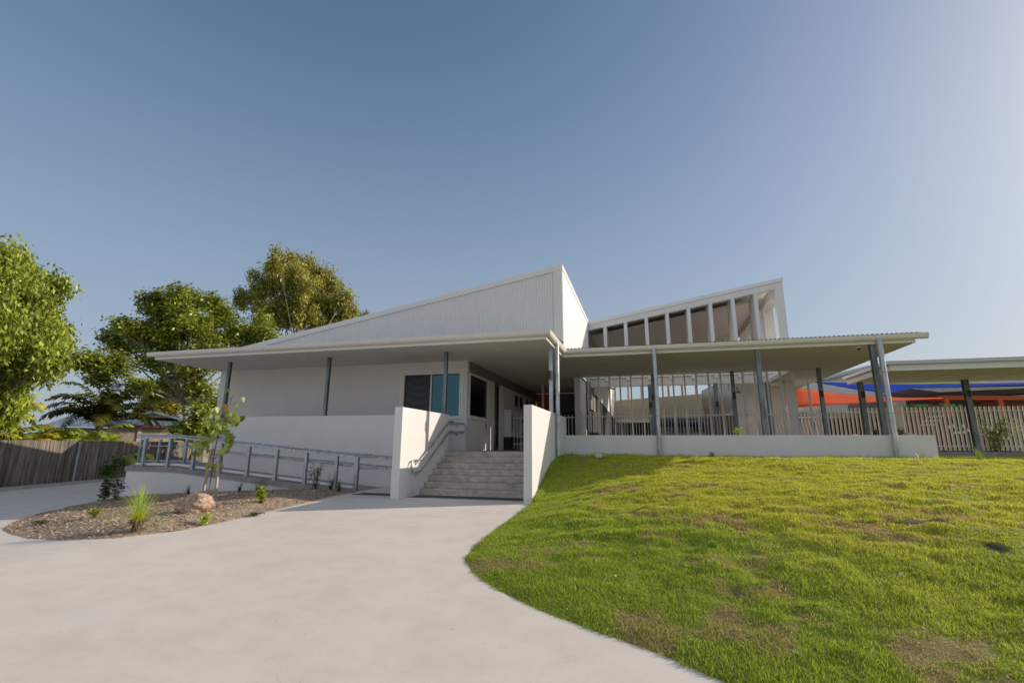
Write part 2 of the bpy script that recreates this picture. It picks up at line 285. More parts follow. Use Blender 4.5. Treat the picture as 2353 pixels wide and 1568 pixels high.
# taller single grass tussocks on the bank
def tussock(x,y,h,n,label,group='taller tussocks in the lawn'):
    mb=[];F=[];z=float(LZ(x,y)); 
    for i in range(n):
        a=random.uniform(0,6.28); l=h*random.uniform(.6,1.1); o=random.uniform(.15,.75)*l; w=.006; bx,by=x+random.uniform(-.04,.04),y+random.uniform(-.04,.04); k=len(mb)
        px,py=-math.sin(a)*w,math.cos(a)*w
        mb+=[(bx-px,by-py,z),(bx+px,by+py,z),(bx+px+math.cos(a)*o*.4,by+py+math.sin(a)*o*.4,z+l*.65),(bx-px+math.cos(a)*o*.4,by-py+math.sin(a)*o*.4,z+l*.65),(bx+math.cos(a)*o,by+math.sin(a)*o,z+l)]; F+=[(k,k+1,k+2),(k,k+2,k+3),(k+3,k+2,k+4)]
    o=fast_mesh('grass_tussock',mb,F,M['leafg'],shade=np.array([1.1,1.2,.8]),nv=3); tag(o,label,'grass tuft')
tussock(.72,6.63,.09,110,'dark green grass tuft standing up in the middle of the lawn slope')
tussock(8.45,15.9,.42,26,'tall yellowish weed at the lawn edge beside the low wall end')
tussock(7.2,16.0,.30,14,'thin upright weed in the lawn below the far downpipe')
tussock(1.9,16.3,.2,60,'shaggy grass tuft at the foot of the low white wall')
# ---------------------------------------------------------------- mulch bed
MED=[(-8.2,12.4),(-8.0,10.7),(-7.97,9.5),(-7.9,8.0),(-8.04,7.12),(-8.54,6.49),(-9.45,6.30),(-10.48,6.42),(-11.52,6.78),(-12.5,7.2),(-12.95,7.45),(-13.1,7.62),(-13.75,8.09),(-15.08,9.34),(-15.78,10.53),(-16.53,11.62),(-17.0,12.6),(-17.3,13.6),(-8.2,13.6),(-8.2,12.4)]
def bed_s(x,y): return -sdist(x,y,MED[::-1]) if False else bs_(x,y)
def bs_(x,y):
    d=np.abs(sdist(x,y,MED)); inside=np.zeros(np.shape(x),bool); P=MED
    for (x0,y0),(x1,y1) in zip(P[:-1],P[1:]):
        c=((y0>y)!=(y1>y))&(x<(x1-x0)*(y-y0)/((y1-y0) if y1!=y0 else 1e-9)+x0); inside^=c
    return np.where(inside,d,-d)
def BZ(x,y):
    s=bs_(x,y); return G(x,y)+np.where(s>0,.13*sm(s/.9)+.012,s*.4)+.03*(vnoise(x,y,3,31)-.5)*sm(s/.3)
M['mulch']=mat('bark_mulch',(.40,.31,.225),.95,var=.3,scale=22,bump=.9,bscale=90)
bx_=np.arange(-17.4,-7.6,.07); by_=np.arange(6.0,13.04,.07)
o=grid('mulch_bed',bx_,by_,BZ,M['mulch'],mask=lambda c:bs_(c[:,0],c[:,1])>-.12); tag(o,kind='structure')
n=26000; x,y=scatter(n,-17.2,-7.8,6.1,13.0); k=bs_(x,y)>.0+.03*rng.standard_normal(n)*0+.01; x,y=x[k],y[k]; n=len(x); z=BZ(x,y)+rng.uniform(.002,.022,n)
a=rng.uniform(0,6.283,n); l=rng.uniform(.02,.07,n)*.5; w=rng.uniform(.006,.02,n)*.5; t=rng.uniform(-.5,.5,n)*l; t2=rng.uniform(-.6,.6,n)*w
ca_,sa_=np.cos(a),np.sin(a); V=np.zeros((n,4,3),np.float32)
for j,(u,v) in enumerate([(-1,-1),(1,-1),(1,1),(-1,1)]): V[:,j]=np.stack([x+ca_*l*u-sa_*w*v,y+sa_*l*u+ca_*w*v,z+t*u+t2*v],1)
sh=rng.uniform(.35,1.3,n)[:,None]*np.array([[1,.9,.82]]); red=rng.random(n)<.12; sh[red]*=np.array([1.1,.85,.7])
M['chip']=mat('mulch_chip',(.54,.44,.33),.9,var=.1,attr='shade')
o=fast_mesh('mulch_chips',V.reshape(-1,3),np.arange(n*4).reshape(n,4),M['chip'],shade=np.repeat(sh[:,None],4,1).reshape(-1,3)); tag(o,kind='stuff')
# ---------------------------------------------------------------- yellow line, kerb
def strip(name,pts,w,dz,m,h=None):
    mb=MB(); P=[Vector((x,y,float(G(x,y))+dz)) for x,y in pts]; k=[]
    for i,p in enumerate(P):
        t=(P[min(i+1,len(P)-1)]-P[max(i-1,0)]); t.z=0; t.normalize(); s=Vector((-t.y,t.x,0))*w/2; k.append((p-s,p+s))
    for (a,b),(c,d) in zip(k[:-1],k[1:]):
        if h: dn=Vector((0,0,h)); mb.add([a,b,d,c,a-dn,b-dn,d-dn,c-dn],[(0,1,2,3),(4,7,6,5),(0,4,5,1),(1,5,6,2),(2,6,7,3),(3,7,4,0)])
        else: mb.add([a,b,d,c],[(0,1,2,3)])
    return mb.build(name,m)
import itertools
def lerp_pts(a,b,n): return [(a[0]+(b[0]-a[0])*i/n,a[1]+(b[1]-a[1])*i/n) for i in range(n+1)]
tag(strip('road_marking',lerp_pts((-22.5,7.0),(-16.2,9.1),26),.13,.012,M['yellow']),kind='structure')
KA,KB=(-22.6,7.6),(-30.3,28.5)
tag(strip('kerb',lerp_pts(KA,KB,24),.18,.13,M['kerb'],h=.5),kind='structure')
fd=Vector((KB[0]-KA[0],KB[1]-KA[1],0)).normalized(); fn=Vector((fd.y,-fd.x,0))   # fn points to the driveway side
if fn.x<0: fn=-fn
# ---------------------------------------------------------------- old paling fence
fence=thing('paling_fence','weathered grey timber paling fence behind the driveway kerb','fence',(KA[0],KA[1],-.5))
M['paling']=mat('weathered_paling_timber',(.16,.135,.11),.95,var=.32,scale=5,stretch=(3,3,.25),bump=.5,bscale=30,attr='shade')
V=[];F=[];SH=[]; base=Vector((KA[0],KA[1],0))-fn*.32; Lf=(Vector(KB)-Vector(KA)).length; s=0; i=0
while s<Lf:
    w=.098; p=base+fd*s; z0=-.42; z1=1.45+.018*(s/5)+random.uniform(-.018,.012); th=.018; of=-fn*(.0 if i%2 else .012); le=random.uniform(-.006,.006)
    q=[p+of,p+fd*w+of,p+fd*w-fn*th+of,p-fn*th+of]; k=len(V); V+=[(a.x,a.y,z0) for a in q]+[(a.x+fd.x*le,a.y+fd.y*le,z1) for a in q]
    F+=[(k,k+1,k+5,k+4),(k+1,k+2,k+6,k+5),(k+2,k+3,k+7,k+6),(k+3,k,k+4,k+7),(k+4,k+5,k+6,k+7)]; c=random.uniform(.6,1.35); SH+=[(c,c*random.uniform(.95,1.02),c*random.uniform(.9,1.02))]*8; s+=w+random.uniform(.003,.012); i+=1
fast_mesh('palings',V,F,M['paling'],fence,shade=np.array(SH))
mb=MB()
for zz in (-.1,1.1): mb.beam(base-fn*.06+Vector((0,0,zz)),base-fn*.06+fd*Lf+Vector((0,0,zz+.05)),.05,.09)
mb.build('rail',M['bark'],fence)
pp=base+fd*(10.8)+fn*.05
for sgn in (0,): mb=MB(); mb.box(pp.x-.05,pp.x+.05,pp.y-.04,pp.y+.04,-.5,1.42); mb.build('post',M['galv'],fence)
# ================================================================ BUILDING
FL=1.17; SO=4.40
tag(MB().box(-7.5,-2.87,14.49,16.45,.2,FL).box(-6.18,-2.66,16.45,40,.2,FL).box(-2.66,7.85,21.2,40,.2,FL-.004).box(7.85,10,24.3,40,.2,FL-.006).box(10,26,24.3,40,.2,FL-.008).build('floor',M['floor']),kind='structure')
bld=thing('school_building','long white rendered building with corrugated wedge roof tower and deep front eave','building',(-10,16.5,0))
# front wall with window opening; x -17.35..-6.18, y 16.45
wx0,wx1,wz0,wz1=-8.74,-6.42,2.34,3.98
mb=MB(); mb.box(-17.35,wx0,16.45,16.65,-.6,SO).box(wx0,wx1,16.45,16.65,-.6,wz0).box(wx0,wx1,16.45,16.65,wz1,SO).box(wx1,-6.18,16.45,16.65,-.6,SO)
mb.box(-17.35,-17.15,16.65,28,-.6,SO)
mb.build('wall',M['render'],bld)
def window(x0,x1,z0,z1,y,splits,glasses,parent,face='y',fw=.05,sill=True):
    f=MB(); a,b=x0,x1
    def bx(mb,u0,u1,v0,v1,d0,d1):
        if face=='y': mb.box(u0,u1,y+d0,y+d1,v0,v1)
        else: mb.box(y-d1,y-d0,u0,u1,v0,v1)
    bx(f,a,b,z1-fw,z1,-.03,.09); bx(f,a,b,z0,z0+fw,-.03,.09); bx(f,a,a+fw,z0+fw,z1-fw,-.03,.09); bx(f,b-fw,b,z0+fw,z1-fw,-.03,.09)
    for s in splits: bx(f,s-fw/2,s+fw/2,z0+fw,z1-fw,-.02,.08)
    if sill: bx(f,a-.06,b+.06,z0-.06,z0-.004,-.05,.02)
    fr=f.build('window',M['trim'],parent)
    ed=[a+fw]+[q for s in splits for q in (s-fw/2,s+fw/2)]+[b-fw]
    for i in range(0,len(ed),2):
        p=MB(); bx(p,ed[i],ed[i+1],z0+fw,z1-fw,.04,.05); p.build('pane',glasses[i//2],fr)
    return fr
# insect screen left pane
def screen_mat():
    m=mat('insect_screen',(.012,.013,.014),.35,var=0); n=m.node_tree; N=n.nodes; L=n.links; b=N['Principled BSDF']
    tc=N.new('ShaderNodeTexCoord'); mp=N.new('ShaderNodeMapping'); mp.inputs['Location'].default_value=(8.15,0,-3.1); mp.inputs['Scale'].default_value=(1,1,.7); L.new(tc.outputs['Object'],mp.inputs[0])
    w=N.new('ShaderNodeTexWave'); w.wave_type='RINGS'; w.rings_direction='SPHERICAL' if False else 'Y'; w.inputs['Scale'].default_value=1.6; w.inputs['Distortion'].default_value=2.2; w.inputs['Detail'].default_value=1; w.inputs['Detail Scale'].default_value=.6; L.new(mp.outputs[0],w.inputs[0])
    cr=N.new('ShaderNodeValToRGB'); cr.color_ramp.elements[0].color=(.007,.008,.009,1); cr.color_ramp.elements[1].color=(.022,.024,.026,1); L.new(w.outputs[0],cr.inputs[0]); L.new(cr.outputs[0],b.inputs['Base Color']); return m
M['screen']=screen_mat()
window(wx0,wx1,wz0,wz1,16.45,[-7.6],[M['screen'],M['glasst']],bld)
MB().box(wx0-.13,wx0-.01,16.42,16.449,wz0-.05,wz1+.12).box(wx0-.01,wx1+.1,16.42,16.449,wz1+.01,wz1+.12).box(wx1+.01,wx1+.1,16.42,16.449,wz0-.05,wz1+.009).build('window_surround',M['trim'],bld)
# corridor wall at x -6.18 (faces +X); openings
X0=-6.18
def cw(mb,y0,y1,z0,z1): mb.box(X0-.2,X0,y0,y1,z0,z1)
mb=MB(); cw(mb,16.651,18.95,.2,2.36); cw(mb,18.95,19.8,.2,4.0); cw(mb,20.65,23.0,.2,4.0); cw(mb,23.0,25.1,.2,3.22); cw(mb,25.1,25.3,.2,4.0); cw(mb,25.3,27.4,.2,3.22); cw(mb,27.4,28.1,.2,4.0); cw(mb,23.0,25.1,3.88,4.0); cw(mb,25.3,27.4,3.88,4.0)
mb.build('corridor_wall',M['beige'] if False else M['render'],bld)
MB().box(X0-.21,X0+.02,16.655,28.1,4.0,SO-.002).build('bulkhead',M['taupe'],bld)
window(16.66,18.95,2.36,3.99,X0,[],[M['glassd']],bld,face='x',fw=.07)
window(23.0,25.1,3.22,3.88,X0,[24.05],[M['glassd']]*2,bld,face='x'); window(25.3,27.4,3.22,3.88,X0,[26.35],[M['glassd']]*2,bld,face='x')
dr=MB().box(X0-.16,X0-.10,19.82,20.63,FL,3.96).build('door',M['glassd'],bld)
MB().box(X0-.09,X0-.06,19.80,19.88,FL,3.98).box(X0-.09,X0-.06,20.57,20.65,FL,3.98).box(X0-.09,X0-.06,19.881,20.569,2.2,2.3).box(X0-.09,X0-.06,19.881,20.569,FL,1.35).build('stile',M['black'],dr)
MB().tube([(X0-.03,19.95,1.9),(X0-.03,19.95,2.5)],.015).build('handle',M['galv'],dr)
MB().box(X0+.001,X0+.06,20.66,20.8,FL,4.0-.01).box(X0+.001,X0+.05,20.9,21.08,FL,4.0-.01).build('door_jamb',M['trim'],bld)
MB().box(X0+.001,X0+.03,18.62,18.72,2.0,2.2).build('intercom',M['galvd'],bld)
# dark rooms behind the windows
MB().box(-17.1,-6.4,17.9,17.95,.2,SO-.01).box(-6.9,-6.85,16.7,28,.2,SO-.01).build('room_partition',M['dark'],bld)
MB().box(X0+.02,-5.25,28.1,28.2,FL,SO-.003).build('feature_wall',M['orange'],bld)
MB().box(-5.249,-2.66,28.1,28.2,FL,SO-.003).build('end_wall',M['taupe'],bld)
MB().box(-2.68,-2.60,23.61,28.2,3.2,SO+.1).build('corridor_edge_beam',M['taupe'],bld)
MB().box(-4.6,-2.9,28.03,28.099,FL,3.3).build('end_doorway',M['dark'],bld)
MB().box(X0+.5,-5.0,28.07,28.098,2.9,3.3).build('notice',M['trim'],bld)
# soffit of the left wing: x -17.35..-2.7 , y 13.5..28
mb=MB(); mb.box(-17.33,-2.72,13.52,16.44,SO,SO+.02).box(-6.17,-2.657,16.44,28.1,SO+.002,SO+.022); mb.build('soffit',M['soffit'],bld)
MB().box(-6.1,-2.75,16.44,16.455,SO-.006,SO-.001).build('soffit_joint',M['trim'],bld)
MB().box(-17.35,-2.66,13.48,13.52,SO-.03,SO+.16).box(-17.37,-17.33,13.52,16.7,SO-.03,SO+.16).box(-2.72,-2.66,13.52,16.42,SO-.03,SO+.16).build('fascia',M['trim'],bld)
def gutter(mb,a,b,side,z):   # half round gutter along a straight line, side = outward normal
    a=Vector(a);b=Vector(b);n=Vector(side); prof=[(0,0),(0,-.12),(.05,-.14),(.10,-.125),(.135,-.08),(.145,0),(.15,.025),(.13,.025),(.12,-.07),(.09,-.105),(.02,-.11),(.02,0)]
    v=[];k=len(prof)
    for p in (a,b):
        for u,w in prof: v.append(p+n*u+Vector((0,0,w)))
    mb.add(v,[(i,(i+1)%k,k+(i+1)%k,k+i) for i in range(k)]+[tuple(range(k))[::-1],tuple(range(k,2*k))])
GZ=SO+.20
mb=MB(); gutter(mb,(-17.6,13.478,GZ),(-2.52,13.478,GZ),(0,-1,0),0); gutter(mb,(-2.658,13.40,GZ-.002),(-2.658,16.29,GZ-.002),(1,0,0),0)
gt=mb.build('gutter',M['cream'],bld)
for i in range(13): MB().box(-17.0+i*1.16,-16.985+i*1.16,13.322,13.34,GZ-.13,GZ+.03).build('gutter_bracket',M['trim'],gt)
def corrug(mb,x0,x1,y0,z0,y1,z1,pitch=.09,amp=.012,th=.01):
    n=int((x1-x0)/pitch*6); v=[]; 
    for i in range(n+1):
        x=x0+(x1-x0)*i/n; d=amp*math.sin(2*math.pi*x/pitch); v+=[(x,y0,z0+d),(x,y1,z1+d)]
    mb.add(v,[(2*i,2*i+2,2*i+3,2*i+1) for i in range(n)])
mb=MB(); corrug(mb,-17.5,-2.6,13.40,GZ+.035,16.5,GZ+.30); rf=mb.build('roof',M['roof'],bld)
# wedge tower: front (y 16.45) from x -17.3 to -2.66
def RL(x): return 7.78+(x+2.66)*.1742
xs=np.arange(-17.3,-2.9,.0165); v=[];pt=.099
for x in xs:
    ph=(x/pt)%1; d=.0 if ph<.55 else -.036*math.sin((ph-.55)/.45*math.pi); v+=[(x,16.45+d,4.5),(x,16.45+d,RL(x)-.16)]
n=len(xs); MB().add(v,[(2*i,2*i+2,2*i+3,2*i+1) for i in range(n-1)]).build('front_cladding',M['clad'],bld)
MB().prism([(-17.6,RL(-17.6)-.20),(-2.63,RL(-2.63)-.20),(-2.63,RL(-2.63)),(-17.6,RL(-17.6))],'y',16.39,16.47).build('barge_capping',M['trim'],bld)
MB().box(-2.96,-2.64,16.40,16.44,4.5,RL(-2.8)-.19).build('corner_flashing',M['trim'],bld)
ys=np.arange(16.55,24.69,.0165); v=[]
for y in ys:
    ph=(y/pt)%1; d=.0 if ph<.62 else .022*math.sin((ph-.62)/.38*math.pi); v+=[(-2.66+d,y,4.5),(-2.66+d,y,7.66)]
n=len(ys); MB().add(v,[(2*i,2*i+2,2*i+3,2*i+1) for i in range(n-1)]).build('side_cladding',M['clad'],bld)
MB().box(-2.66,-2.62,16.471,24.69,7.62,7.80).box(-2.655,-2.625,16.44,16.55,4.5,7.62).build('side_capping',M['trim'],bld)
MB().prism([(-17.3,RL(-17.3)-.05),(-2.67,RL(-2.67)-.05),(-2.67,RL(-2.67)-.02),(-17.3,RL(-17.3)-.02)],'y',16.48,36).build('wedge_roof',M['roof'],bld)
MB().box(-17.3,-2.7,35.8,36,4.5,5.2).prism([(16.6,4.45),(36,4.45),(36,5.1),(16.6,5.1)],'x',-17.28,-17.2).build('rear_cladding',M['clad'],bld)
# posts of the left eave (stand on the walls) 
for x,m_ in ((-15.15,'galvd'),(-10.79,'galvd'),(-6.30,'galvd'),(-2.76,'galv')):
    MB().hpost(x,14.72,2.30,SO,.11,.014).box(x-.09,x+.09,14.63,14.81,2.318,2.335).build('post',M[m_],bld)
def downpipe(x,y,z0,z1,parent,r=.065):
    d=MB().tube([(x,y,z0),(x,y,z1)],r,16).build('downpipe',M['galv'],parent,smooth=False)
    for z in (z0+.12,z0+(z1-z0)*.35,z0+(z1-z0)*.7): MB().tube([(x,y,z),(x,y,z+.012)],r+.006,16).build('joint_ring',M['galvd'],d)
    return d
downpipe(-2.57,14.75,1.06,GZ-.08,bld)
def downlights(pts,parent,z):
    for x,y in pts: MB().tube([(x,y,z-.012),(x,y,z+.01)],.07,16).build('downlight',M['trim'],parent)
downlights([(-16.26,14.84),(-14.19,14.84),(-11.95,14.84),(-9.69,14.84),(-7.3,14.8),(-4.5,14.8),(-4.5,18.15),(-4.5,22)],bld,SO)
MB().tube([(-4.47,13.85,SO-.01),(-4.47,13.85,SO+.01)],.05,16).build('sensor',M['trim'],bld)
MB().box(-4.98,-4.88,23.95,24.05,FL,SO).build('corridor_column',M['trim'],bld)
MB().prism([(20.8,4.4),(34,4.4),(34,6.5),(22.6,6.5),(20.8,5.15)],'x',-17.19,-9).build('fence_shade_caster',M['clad'],bld)  # unseen block added and shaped to cast shade on the paling fence
# ---------------------------------------------------------------- covered way (right canopy)
can=thing('veranda_canopy','wide flat white veranda roof on galvanised posts over the low garden wall','canopy',(2.5,18,1))
MB().box(-2.655,7.72,16.50,21.45,SO-.002,SO+.02).box(5.75,7.72,21.45,33,SO-.001,SO+.02).build('soffit',M['soffit'],can)
MB().box(-2.655,7.76,16.46,16.50,SO-.03,SO+.16).box(7.72,7.76,16.5,33,SO-.03,SO+.12).box(-2.66,5.7,21.45,21.49,SO-.05,SO+.1).box(5.7,5.75,21.45,33,SO-.05,SO+.12).build('fascia',M['trim'],can)
mb=MB(); gutter(mb,(-2.5,16.458,GZ),(8.05,16.458,GZ),(0,-1,0),0); mb.prism([(7.76,GZ-.02),(8.05,GZ+.0),(8.05,GZ+.02),(7.76,GZ+.02)],'y',16.46,16.9)
g2=mb.build('gutter',M['cream'],can)
for i in range(10): MB().box(-1.6+i*1.04,-1.585+i*1.04,16.30,16.318,GZ-.13,GZ+.03).build('gutter_bracket',M['trim'],g2)
mb=MB(); corrug(mb,-2.6,7.9,16.36,GZ+.05,21.5,GZ+.33,pitch=.125,amp=.018); mb.build('roof',M['roof'],can)
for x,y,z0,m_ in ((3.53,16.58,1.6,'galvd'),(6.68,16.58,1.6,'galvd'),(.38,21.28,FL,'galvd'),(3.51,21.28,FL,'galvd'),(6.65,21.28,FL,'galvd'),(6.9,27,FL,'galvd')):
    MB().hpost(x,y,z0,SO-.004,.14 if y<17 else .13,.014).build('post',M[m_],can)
downpipe(.39,16.36,1.10,GZ-.08,can,.07); downpipe(6.80,16.36,1.12,GZ-.08,can,.075)
downlights([(-1.45,19.26),(1.15,19.24),(3.77,19.25),(6.3,19.25)],can,SO)
MB().prism([(-2.97,FL),(-2.72,FL),(-2.72,SO-.03),(-2.97,SO-.03)],'y',21.4,23.6).build('blade_wall',M['render'],can)
for x in (-2.37,-1.91,-1.44,-.98,-.52,-.04,.77,1.21,1.67,2.13,2.60,3.07,3.92,4.37,4.82,5.29,5.77,6.25):
    MB().box(x-.03,x+.03,21.34,21.44,FL+.2,SO-.004).build('fin',M['trim'],can)
# ---------------------------------------------------------------- high pavilion with fins
pav=thing('finned_pavilion','white rising clerestory roof with a row of deep vertical fins','roof structure',(2,25,1.2))
def FT(x): return 7.72+(x+2.66)*.1735
def FB(x): return 7.27+(x+2.66)*.170
Y0,Y1=24.7,25.0
MB().prism([(-2.64,FB(-2.64)),(6.30,FB(6.30)),(6.30,FT(6.30)-.18),(-2.64,FT(-2.64)-.16)],'y',Y0,Y1).build('frame_beam',M['render'],pav)
MB().prism([(6.30,SO+.2),(6.68,SO+.2),(6.68,FT(6.68)-.18),(6.30,FT(6.30)-.18)],'y',Y0+.003,33).build('frame_side',M['render'],pav) if False else None
MB().prism([(6.30,FL),(6.66,FL),(6.68,FT(6.68)-.18),(6.302,FT(6.30)-.18)],'y',Y0,Y1).build('frame_column',M['render'],pav)
MB().prism([(-2.66,FT(-2.66)-.16),(6.72,FT(6.72)-.17),(6.72,FT(6.72)),(-2.66,FT(-2.66)+.02)],'y',Y0-.04,34).build('roof_edge',M['clad'],pav)
for i,x in enumerate((-1.78,-.74,.30,1.32,2.35,3.38,4.42,5.45)):
    MB().box(x-.085,x+.085,Y0+.02,Y0+1.25,4.6,FB(x)+.05).build('fin',M['render'],pav)
MB().prism([(-2.6,FB(-2.6)-.06),(6.30,FB(6.3)-.06),(6.30,FB(6.3)+.02),(-2.6,FB(-2.6)+.02)],'y',Y1+.98,33.5).build('ceiling',M['trim'],pav)
for y in (26.6,28.2,29.8,31.4,33.0):
    MB().box(6.12,6.6,y-.06,y+.06,5.2,FB(6.3)).build('fin',M['render'],pav)
MB().box(6.10,6.62,25.0,33.5,8.35,8.8).box(6.14,6.6,25.0,33.5,4.6,5.6).build('side_beam',M['render'],pav)
MB().box(-2.6,6.1,33.5,33.7,5.6,9.2).build('back_wall',M['soffit'],pav)
MB().prism([(2.2,5.7),(4.1,5.7),(4.1,7.9)],'y',33.42,33.48).build('painted_panel',M['purple'],pav)
MB().box(-2.62,6.3,Y0+.1,Y1,4.31,4.74).build('lower_beam',M['soffit'],pav)
MB().prism([(24.72,4.742),(24.98,4.742),(24.98,4.95),(24.86,4.95)],'x',-2.62,6.3).build('bright_strip_cap',M['render'],pav)  # added pale cap standing in for the bright strip above the beam
for x in (.28,3.27,5.5): MB().hpost(x,24.5,FL,4.32,.17,.016).build('post',M['galvd'],pav)
# courtyard walls seen through the fins
MB().add([(-2.68,25.0,4.33),(-2.1,36,3.3),(-2.1,36,6.6),(-2.68,25.0,6.6),(-2.73,25.0,4.33),(-2.15,36,3.3),(-2.15,36,6.6),(-2.73,25.0,6.6)],[(0,1,2,3),(7,6,5,4),(0,4,5,1),(1,5,6,2),(2,6,7,3),(3,7,4,0)]).build('courtyard_wall',M['render'],pav)
MB().add([(-2.70,25.0,FL),(-2.12,36,FL),(-2.12,36,3.3),(-2.70,25.0,4.33),(-2.78,25.0,FL),(-2.2,36,FL),(-2.2,36,3.3),(-2.78,25.0,4.33)],[(0,1,2,3),(7,6,5,4),(0,4,5,1),(1,5,6,2),(2,6,7,3),(3,7,4,0)]).build('walkway_shade_sheet',M['dark'],pav)  # dark sheet painting in the corridor's shade below the sloping wall edge
cy=thing('courtyard_building','beige courtyard wall with high clerestory openings and dark serving windows','building',(1,36,1.2))
def cz(x): return 4.66+(x+2.1)*.058
MB().prism([(-2.1,3.3),(4.6,3.3),(4.6,cz(4.6)),(-2.1,cz(-2.1))],'y',36,36.3).build('wall',M['beige'],cy)
for i in range(8):
    x=-2.1+i*.93; MB().box(x,x+.14,36.02,36.28,cz(x)-.02,6.4).build('mullion',M['beige'],cy)

MB().box(-2.1,4.6,36,36.25,FL,1.95+.4).box(-2.1,-1.2,36,36.2,2.35,3.29).box(1.9,2.2,36,36.2,2.35,3.29).box(3.9,4.6,36,36.2,2.35,3.29).build('lower_wall',M['grey'],cy)
MB().box(-2.1,4.6,36.6,36.7,FL,3.4).build('serving_window',M['glassd'],cy)
MB().prism([(35.0,3.05),(36.0,3.35),(36.0,2.95),(35.0,2.85)],'x',1.0,4.5).build('awning',M['navy'],cy)
MB().box(-2.1,.6,35.6,35.98,3.05,3.28).build('awning_white',M['trim'],cy)
MB().box(-1.25,.55,35.9,35.98,FL,3.04).build('doorway',M['dark'],cy)
# right hand solid wall and steel panel
rw=thing('courtyard_wing','plain pale wall block beside a brushed steel panel behind the fins','building',(5,27,1.2))
MB().box(4.25,5.75,26.0,26.3,FL,4.9).build('wall',M['soffit'],rw)
MB().add([(3.55,33,3.2),(4.24,26.1,3.02),(4.24,26.1,4.8),(3.55,33,4.9),(3.6,33,3.2),(4.29,26.1,3.02),(4.29,26.1,4.8),(3.6,33,4.9)],[(0,1,2,3),(7,6,5,4),(0,4,5,1),(1,5,6,2),(2,6,7,3),(3,7,4,0)]).build('steel_panel',M['steelmural'],rw)
MB().add([(3.55,33,FL),(4.24,26.1,FL),(4.24,26.1,3.0),(3.55,33,3.18),(3.6,33,FL),(4.29,26.1,FL),(4.29,26.1,3.0),(3.6,33,3.18)],[(0,1,2,3),(7,6,5,4),(0,4,5,1),(1,5,6,2),(2,6,7,3),(3,7,4,0)]).build('shopfront',M['taupe'],rw)
MB().box(5.76,6.9,27.5,27.7,FL,4.38).build('return_wall',M['soffit'],rw)
# ---------------------------------------------------------------- stairs and walls
st=thing('entrance_stairs','seven worn concrete steps rising between two white walls','stairs',(-4.5,13,0))
for i in range(7):
    y=12.80+.28*i; mb=MB(); mb.box(-6.14,-2.87,y,14.49,FL/7*i+ (0 if i==0 else .001),FL/7*(i+1)); mb.build('step',M['conc'],st,bevel=.012)
sw=lambda x0,x1,y0,y1,z0,z1,name,label: tag(MB().box(x0,x1,y0,y1,z0,z1).build(name,M['render'],bevel=.008),label,'wall')
sw(-6.37,-6.14,11.6,14.80,-.3,2.32,'stair_wall','white rendered wall on the left of the steps carrying the curved handrail')
sw(-2.87,-2.66,11.6,16.95,-.3,2.32,'stair_wall','white rendered wall on the right of the steps, meeting the lawn')
sw(-14.75,-6.371,14.60,14.80,-.6,2.325,'ramp_wall','long white rendered wall behind the ramp under the eave posts')
pw=thing('garden_wall','low white rendered retaining wall at the top of the lawn','wall',(2.6,16.6,1))
MB().box(-2.659,7.85,16.5,16.66,.6,1.705).build('wall_face',M['render'],pw,bevel=.008)
MB().box(7.69,7.85,16.661,21.2,.6,1.703).build('return_wall',M['render'],pw)
tag(MB().box(-2.65,7.68,16.67,21.15,.9,1.60).build('planter_soil',M['soil']),kind='structure')
# grates
def grate(x0,x1,y0,y1,z,label,nx=None):
    t=thing('drain_grate',label,'grate',((x0+x1)/2,(y0+y1)/2,z)); MB().box(x0,x1,y0,y1,z-.01,z+.004).build('tray',M['black'],t); mb=MB(); n=int((x1-x0)/.05)
    for i in range(n+1): x=x0+(x1-x0)*i/n; mb.beam((x,y0,z+.009),(min(x+.12,x1),y1,z+.009),.012,.008)
    mb.box(x0,x1,y0-.012,y0,z,z+.014).box(x0,x1,y1,y1+.012,z,z+.014); mb.build('bars',M['galvd'],t)
grate(-6.12,-2.88,12.12,12.62,.004,'dark metal grate strip across the foot of the steps'); 
grate(-7.9,-6.40,12.25,12.75,.003,'dark grate at the foot of the ramp beside the left stair wall')
# ---------------------------------------------------------------- ramp
def RZ(x): return float(np.interp(-x,[8.35,15.2,17.25],[.0,.565,.57]))
rp=thing('access_ramp','concrete wheelchair ramp climbing left on a white retaining base','ramp',(-12,13.8,0))
mb=MB(); pr=[(-8.35,.012),(-15.2,.575),(-17.3,.58)]; 
mb.prism([(-8.35,-.12),(-8.35,.012),(-15.2,.575),(-17.3,.58),(-17.3,.44),(-15.2,.435),(-9.4,-.05)],'y',13.03,14.6)
mb.prism([(-17.3,13.03),(-20.4,15.8),(-20.4,17.3),(-17.35,17.3),(-17.35,16.45),(-15.2,16.45),(-15.2,14.8),(-14.75,14.8),(-14.75,14.6),(-17.3,14.6)],'z',.42,.578)
mb.prism([(-15.2,.3),(-15.2,.576),(-7.5,FL),(-7.5,.3)],'y',14.81,16.44)
mb.build('slab',M['slab'],rp)
mb=MB(); mb.prism([(-8.9,-.3),(-8.9,-.06),(-9.4,-.052),(-15.2,.433),(-17.24,.438),(-17.24,-1.0)],'y',13.06,14.58)
mb.prism([(-17.24,13.06),(-20.3,15.8),(-20.3,17.2),(-17.4,17.2),(-17.24,14.58)],'z',-1,.418); mb.build('retaining_base',M['render'],rp)
